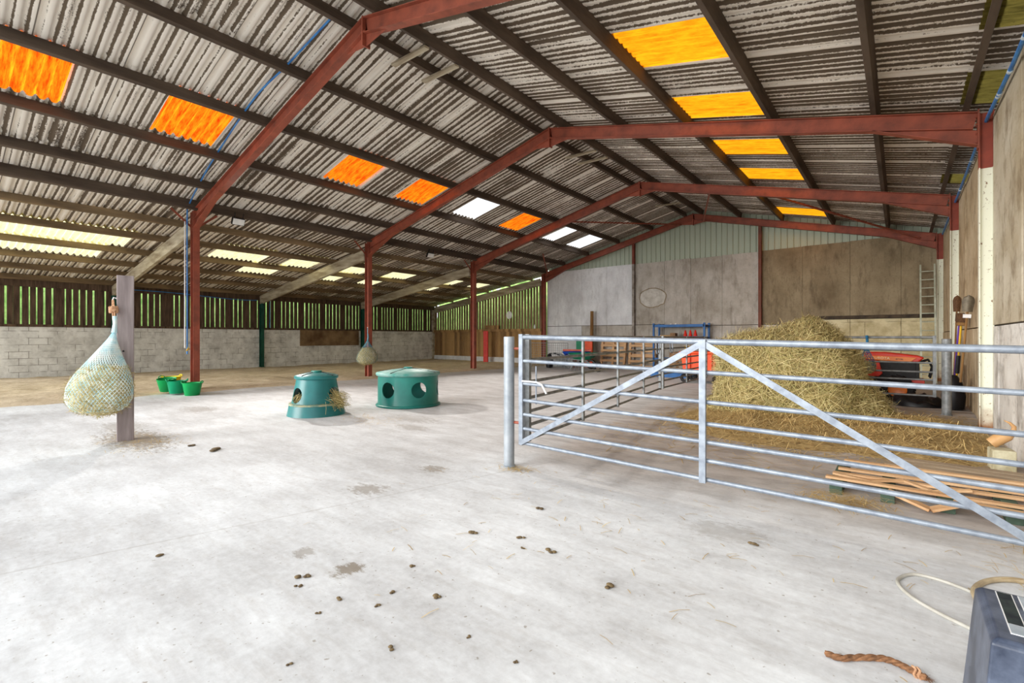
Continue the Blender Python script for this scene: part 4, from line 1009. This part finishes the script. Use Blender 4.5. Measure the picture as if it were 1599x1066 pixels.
mb = MB(); pts = [(-.07,0,.0),(-.02,0,.045),(.05,0,.085),(.085,0,.13),(.09,0,.18),(.06,0,.215),(.02,0,.235)]; rr = [.05,.055,.042,.024,.018,.012,.003]
mb.tube([(x,y,z+.045) for x,y,z in pts], rr, 14)
o = mb.build('feed_scoop', M['scoop'], smooth=True); o.location = (.76,6.64,.215); tag(o, 'tan curved scoop with a hooked handle lying on the concrete block', 'scoop')

# ------------------------------------------------------------------ black block tub, hose and rope at the camera
B = thing('mounting_block', (.215,2.03,0), 'blue black plastic block with printed labels on top, bottom right corner', 'block')
mb = MB(); vs = []
for z, g in ((0,.035),(.385,.004),(.4,.016)):
    vs += [(-g+.0 if z < .39 else .012, -g if z < .39 else .012, z), (.56+g if z < .39 else .548, -g if z < .39 else .012, z), (.56+g if z < .39 else .548, .4+g if z < .39 else .388, z), (-g if z < .39 else .012, .4+g if z < .39 else .388, z)]
fs = [(3,2,1,0),(8,9,10,11)] + [(k*4+i,k*4+(i+1)%4,k*4+4+(i+1)%4,k*4+4+i) for k in (0,1) for i in range(4)]
mb.add(vs, fs).build('shell', M['blacktub'], B, bevel=.006)
for i, x in enumerate((.045,.1,)):
    pl = MB().box(x,x+.042 if i == 0 else x+.05,.06,.375,.4,.4015).build('label', M['white'], B)
    MB().box(x+.003,x+(.039 if i == 0 else .047),.13,.372,.4015,.4022).build('picture', M['label_dark'] if i == 0 else M['label_grey'], pl); MB().box(x+.003,x+(.039 if i == 0 else .047),.063,.127,.4015,.4022).build('caption_strip', M['label_grey'], pl)
def loop(pts, r, name, m, lab, cat, n=10, sub=8):
    q = []
    P_ = [Vector(p) for p in pts]
    for i in range(len(P_)-1):
        a, b, c, d = P_[max(i-1,0)], P_[i], P_[i+1], P_[min(i+2,len(P_)-1)]
        for k in range(sub):
            t_ = k/sub; q.append(.5*((2*b)+(c-a)*t_+(2*a-5*b+4*c-d)*t_**2+(3*b-a-3*c+d)*t_**3))
    q.append(P_[-1]); o0 = q[0].copy()
    o = MB().tube([p-o0 for p in q], r, n).build(name, m, smooth=True); o.location = o0; return tag(o, lab, cat)
z = .009
loop([(.34,3.24,z),(.29,3.35,z),(.17,3.42,z),(.06,3.42,z),(0,3.33,z),(-.01,3.23,z),(.05,3.1,z),(.15,3.0,z),(.25,2.93,z),(.36,2.84,z)], .0085, 'hose', M['hose'], 'white hose looped on the floor behind the black block', 'hose')
loop([(.3,3.2,.014),(.29,3.38,.014),(.36,3.56,.014),(.47,3.66,.014),(.58,3.66,.014)], .014, 'hose', M['hosetan'], 'short tan hose on the floor by the right wall', 'hose')
o = thing('frayed_rope', (-.24,2.33,0), 'short brown twisted rope lying on the concrete in the foreground', 'rope')
cp = [Vector(p) for p in ((0,0,.014),(.05,.0,.014),(.12,.06,.014),(.19,.105,.014),(.24,.1,.014),(.28,.08,.014),(.315,.065,.014))]
def spl(cp, u):
    s_ = u*(len(cp)-1); i = min(int(s_), len(cp)-2); f = s_-i; a,b,c,d = cp[max(i-1,0)],cp[i],cp[i+1],cp[min(i+2,len(cp)-1)]
    return .5*((2*b)+(c-a)*f+(2*a-5*b+4*c-d)*f*f+(3*b-a-3*c+d)*f**3)
for s in range(3):
    pts = []
    for k in range(90):
        u = k/89; p = spl(cp, u); tg = (spl(cp, min(1,u+.01)) - spl(cp, max(0,u-.01))).normalized(); sd = tg.cross(Vector((0,0,1))); a = u*26 + s*2*PI/3
        pts.append(p + (sd*math.cos(a) + Vector((0,0,1))*math.sin(a))*.006)
    MB().tube(pts, [.0072*(.5 if k < 3 or k > 87 else 1) for k in range(90)], 7).build('strand', M['ropebrown'], o, smooth=True)
mb = MB(); p = spl(cp, .82); mb.tube([p + Vector((.004*math.cos(a*3)+.002*a, .018*math.cos(a), .018*math.sin(a))) for a in [i*.35 for i in range(30)]], .0045, 6); mb.build('binding', M['rope'], o, smooth=True)
mb = MB()
for i in range(40): strand(mb, spl(cp, .95 + .05*R.random()) + Vector((R.gauss(0,.006),R.gauss(0,.006),0)), Vector((.8,-.3+R.gauss(0,.5),R.gauss(0,.2))), Vector((0,0,1)), R.uniform(.02,.05), .0015, .3)
mb.build('frayed_end', M['ropebrown'], o)

# ------------------------------------------------------------------ dung clumps on the floor
base = None
clumps = [(-2.52,1.34,.032),(-2.44,1.26,.017),(-2.17,1.31,.019),(-2.13,1.19,.015),(-2.01,1.52,.02),(-2.15,1.76,.022),(-1.79,1.63,.029),(-2.2,2.32,.034),(-1.91,2.45,.029),(-1.81,2.35,.016),(-1.65,2.41,.031),(-2.14,2.98,.04),(-1.17,2.27,.033),(-1.65,1.24,.019),(-1.89,.93,.015),(-1.46,1.5,.014),(-1.2,1.51,.013),(-1.97,1.4,.016),(-.71,3.3,.032),(-3.44,.9,.034),(-6.13,2.17,.08),(-6.61,2.07,.046)]
clumps = [(x,y,r*.72) for x,y,r in clumps]
for i, (x, y, r) in enumerate(clumps):
    mb = MB()
    for q in range(4):
        ox, oy = R.gauss(0,.6), R.gauss(0,.5); k = R.uniform(.45,.8); n_ = len(mb.v)
        for j in range(7):
            for a in range(10): th = 2*PI*a/10; ph = PI*j/6*.5 if False else PI*j/6; mb.v.append((ox*r + r*k*math.sin(ph)*math.cos(th)*(1+.2*fb(th,ph,q+i,2)), oy*r + r*k*math.sin(ph)*math.sin(th)*(1+.2*fb(th,ph,q+i+5,2)), r*k*.4*(1 + math.cos(ph))))
        for j in range(6):
            for a in range(10): mb.f.append((n_+j*10+a, n_+j*10+(a+1)%10, n_+(j+1)*10+(a+1)%10, n_+(j+1)*10+a))
    o = mb.build('dung_clump', M['dung'], smooth=True, angle=180); o.location = (x, y, 0); tag(o, 'small brown clump of dried dung on the pale concrete floor', 'dung', 'dried dung clumps on the floor')

# ------------------------------------------------------------------ pipes, lamps and small fittings
o = loop([(XL-.02,4.1,.9),(XL-.02,4.1,2.4),(XL-.02,4.1,4.3),(XL+.12,4.1,4.5),(-12.3,4.02,topL(-12.3)+PD-.03),(-11.1,3.92,topL(-11.1)+PD-.03),(-9.1,3.82,topL(-9.1)+PD-.03),(-8.0,3.9,topL(-8)+PD-.03),(-6.75,3.97,topL(-6.75)+PD-.03)], .016, 'water_pipe', M['bluepipe'], 'bright blue pipe up the first red column and along the roof beside its rafter', 'pipe', 8)
o = loop([(XL-.02,4.05,1.05),(XL-.02,4.05,2.5),(XL-.02,4.05,4.1)], .011, 'conduit', M['white'], 'thin white conduit beside the blue pipe on the first red column', 'conduit', 8)
o = loop([(XW+.12,4.5,3.0),(XW+.12,6.0,2.98),(XW+.12,7.4,2.9),(XW+.12,8.4,2.86),(XW+.14,9.05,2.88)], .016, 'water_pipe', M['bluepipe'], 'blue pipe sagging along the top of the slatted left wall', 'pipe', 8)
o = loop([(XW+.1,9.6,2.9),(XW+.1,9.6,2.3),(XW+.1,9.6,1.72)], .02, 'water_pipe', M['bluepipe'], 'short blue pipe standing on the slatted wall right of a green post', 'pipe', 8)
t = thing('cable_run', (0,0,0), 'blue cable run clipped along the top of the right wall', 'cable')
pts = [(.92,5.6,4.15),(.92,7.3,4.18),(.91,9.0,4.26),(.92,12.6,4.24),(.92,18.2,4.22)]
MB().tube(pts, .022, 8).build('cable', M['bluepipe'], t, smooth=True)
for y, zz in ((6.6,4.165),(7.4,4.18),(8.1,4.215),(8.2,4.22),(9.6,4.25),(11,4.245),(13,4.235)): MB().tube([(.92,y,zz),(.92,y+.05,zz)], .027, 8).build('clip', M['blueclip'], t)
for (y, lab) in ((5.15,'white floodlight on the left eaves purlin, nearer one'), (11.6,'white floodlight on the left eaves purlin, farther one')):
    t = thing('floodlight', (-13.18,y,4.27), lab, 'lamp', group='floodlights on the left eaves')
    MB().box(-.03,.05,-.15,.15,-.09,.09).build('housing', M['black'], t, bevel=.01); MB().box(.05,.058,-.135,.135,-.075,.075).build('lens', M['lamp'], t)
    MB().bar((0,-.1,.08),(0,-.1,.22),.03,.01).bar((0,.1,.08),(0,.1,.22),.03,.01).build('bracket', M['black'], t)
    t.rotation_euler = (0,.45,0)
    ld = bpy.data.lights.new('floodlight_beam', 'AREA'); ld.shape = 'RECTANGLE'; ld.size = .26; ld.size_y = .15; ld.spread = math.radians(100); ld.energy = FLOOD; ld.color = (1.0,.96,.9)
    lo = bpy.data.objects.new('floodlight_beam', ld); C.objects.link(lo); lo.parent = t; lo.location = (.07,0,0); lo.rotation_euler = (0,-PI/2,0)
t = thing('water_tap', (XL-.02,4.15,1.02), 'small brass tap at the foot of the pipe on the first red column', 'tap')
MB().tube([(0,0,0),(.05,-.06,0),(.06,-.08,-.04)], .014, 8).build('spout', M['yellowh'], t, smooth=True); MB().tube([(.03,-.04,.0),(.03,-.04,.05)], .01, 8).build('handle', M['yellowh'], t)

# ------------------------------------------------------------------ hedges outside, seen through the slats
def hedge(name, x0, x1, y0, y1, h, label):
    mb = MB(); L = max(x1-x0, y1-y0); alongy = (y1-y0) > (x1-x0); n, m_ = int(L*5), 22; W = min(x1-x0, y1-y0)/2
    for i in range(n+1):
        s = L*i/n
        for j in range(m_+1):
            a = PI*j/m_; f = 1 + .3*fb(s, a*2, 3, .9) + .18*fb(s, a*2, 7, 3.1); u = math.cos(a)*W*f; zz = math.sin(a)**.6*h*f*(1+.18*fb(s,0,9,.5))
            mb.v.append((((x0+x1)/2+u, y0+s, zz-.12) if alongy else (x0+s, (y0+y1)/2+u, zz-.12)))
    for i in range(n):
        for j in range(m_): a = i*(m_+1)+j; mb.f.append((a, a+1, a+m_+2, a+m_+1))
    o = mb.build(name, M['foliage'], smooth=True, angle=180); tag(o, label, 'hedge')
hedge('hedge', -27, -24, -2, 22, 4.0, 'bright green hedge outside the slatted left wall')
hedge('hedge', -24, -10, 21.6, 24, 4.2, 'bright green hedge outside the slatted end wall')

# ------------------------------------------------------------------ light: bright overcast day, low soft sun through the open front
w = bpy.data.worlds.new('sky'); sc.world = w; w.use_nodes = True
bg = w.node_tree.nodes['Background']; bg.inputs['Color'].default_value = (.93,.97,1.0,1); bg.inputs['Strength'].default_value = 1.75
sl = bpy.data.lights.new('sun', 'SUN'); sl.energy = 4.4; sl.angle = math.radians(42); sl.color = (1.0,.985,.96)
so = bpy.data.objects.new('sun', sl); C.objects.link(so); so.location = (-8,-12,10)
so.rotation_euler = Vector((.3,.9,-.26)).to_track_quat('-Z','Y').to_euler()

# ------------------------------------------------------------------ camera
cam = bpy.data.cameras.new('camera'); co = bpy.data.objects.new('camera', cam); C.objects.link(co)
cam.sensor_width = 36; cam.lens = 750.5*36/1599; cam.shift_y = -6.1/1599; cam.clip_start = .05; cam.clip_end = 300
th = math.atan((1406.4-799.5)/750.5)
co.location = (0,0,1.3); co.rotation_euler = (PI/2, 0, th); sc.camera = co
sc.view_settings.view_transform = 'Standard'; sc.view_settings.look = 'None'; sc.view_settings.gamma = 1; sc.view_settings.use_curve_mapping = False
sc.view_settings.exposure = 0.05
sc.cycles.max_bounces = 10; sc.cycles.diffuse_bounces = 7; sc.cycles.transmission_bounces = 4; sc.cycles.use_denoising = True
sc.cycles.sample_clamp_indirect = 6
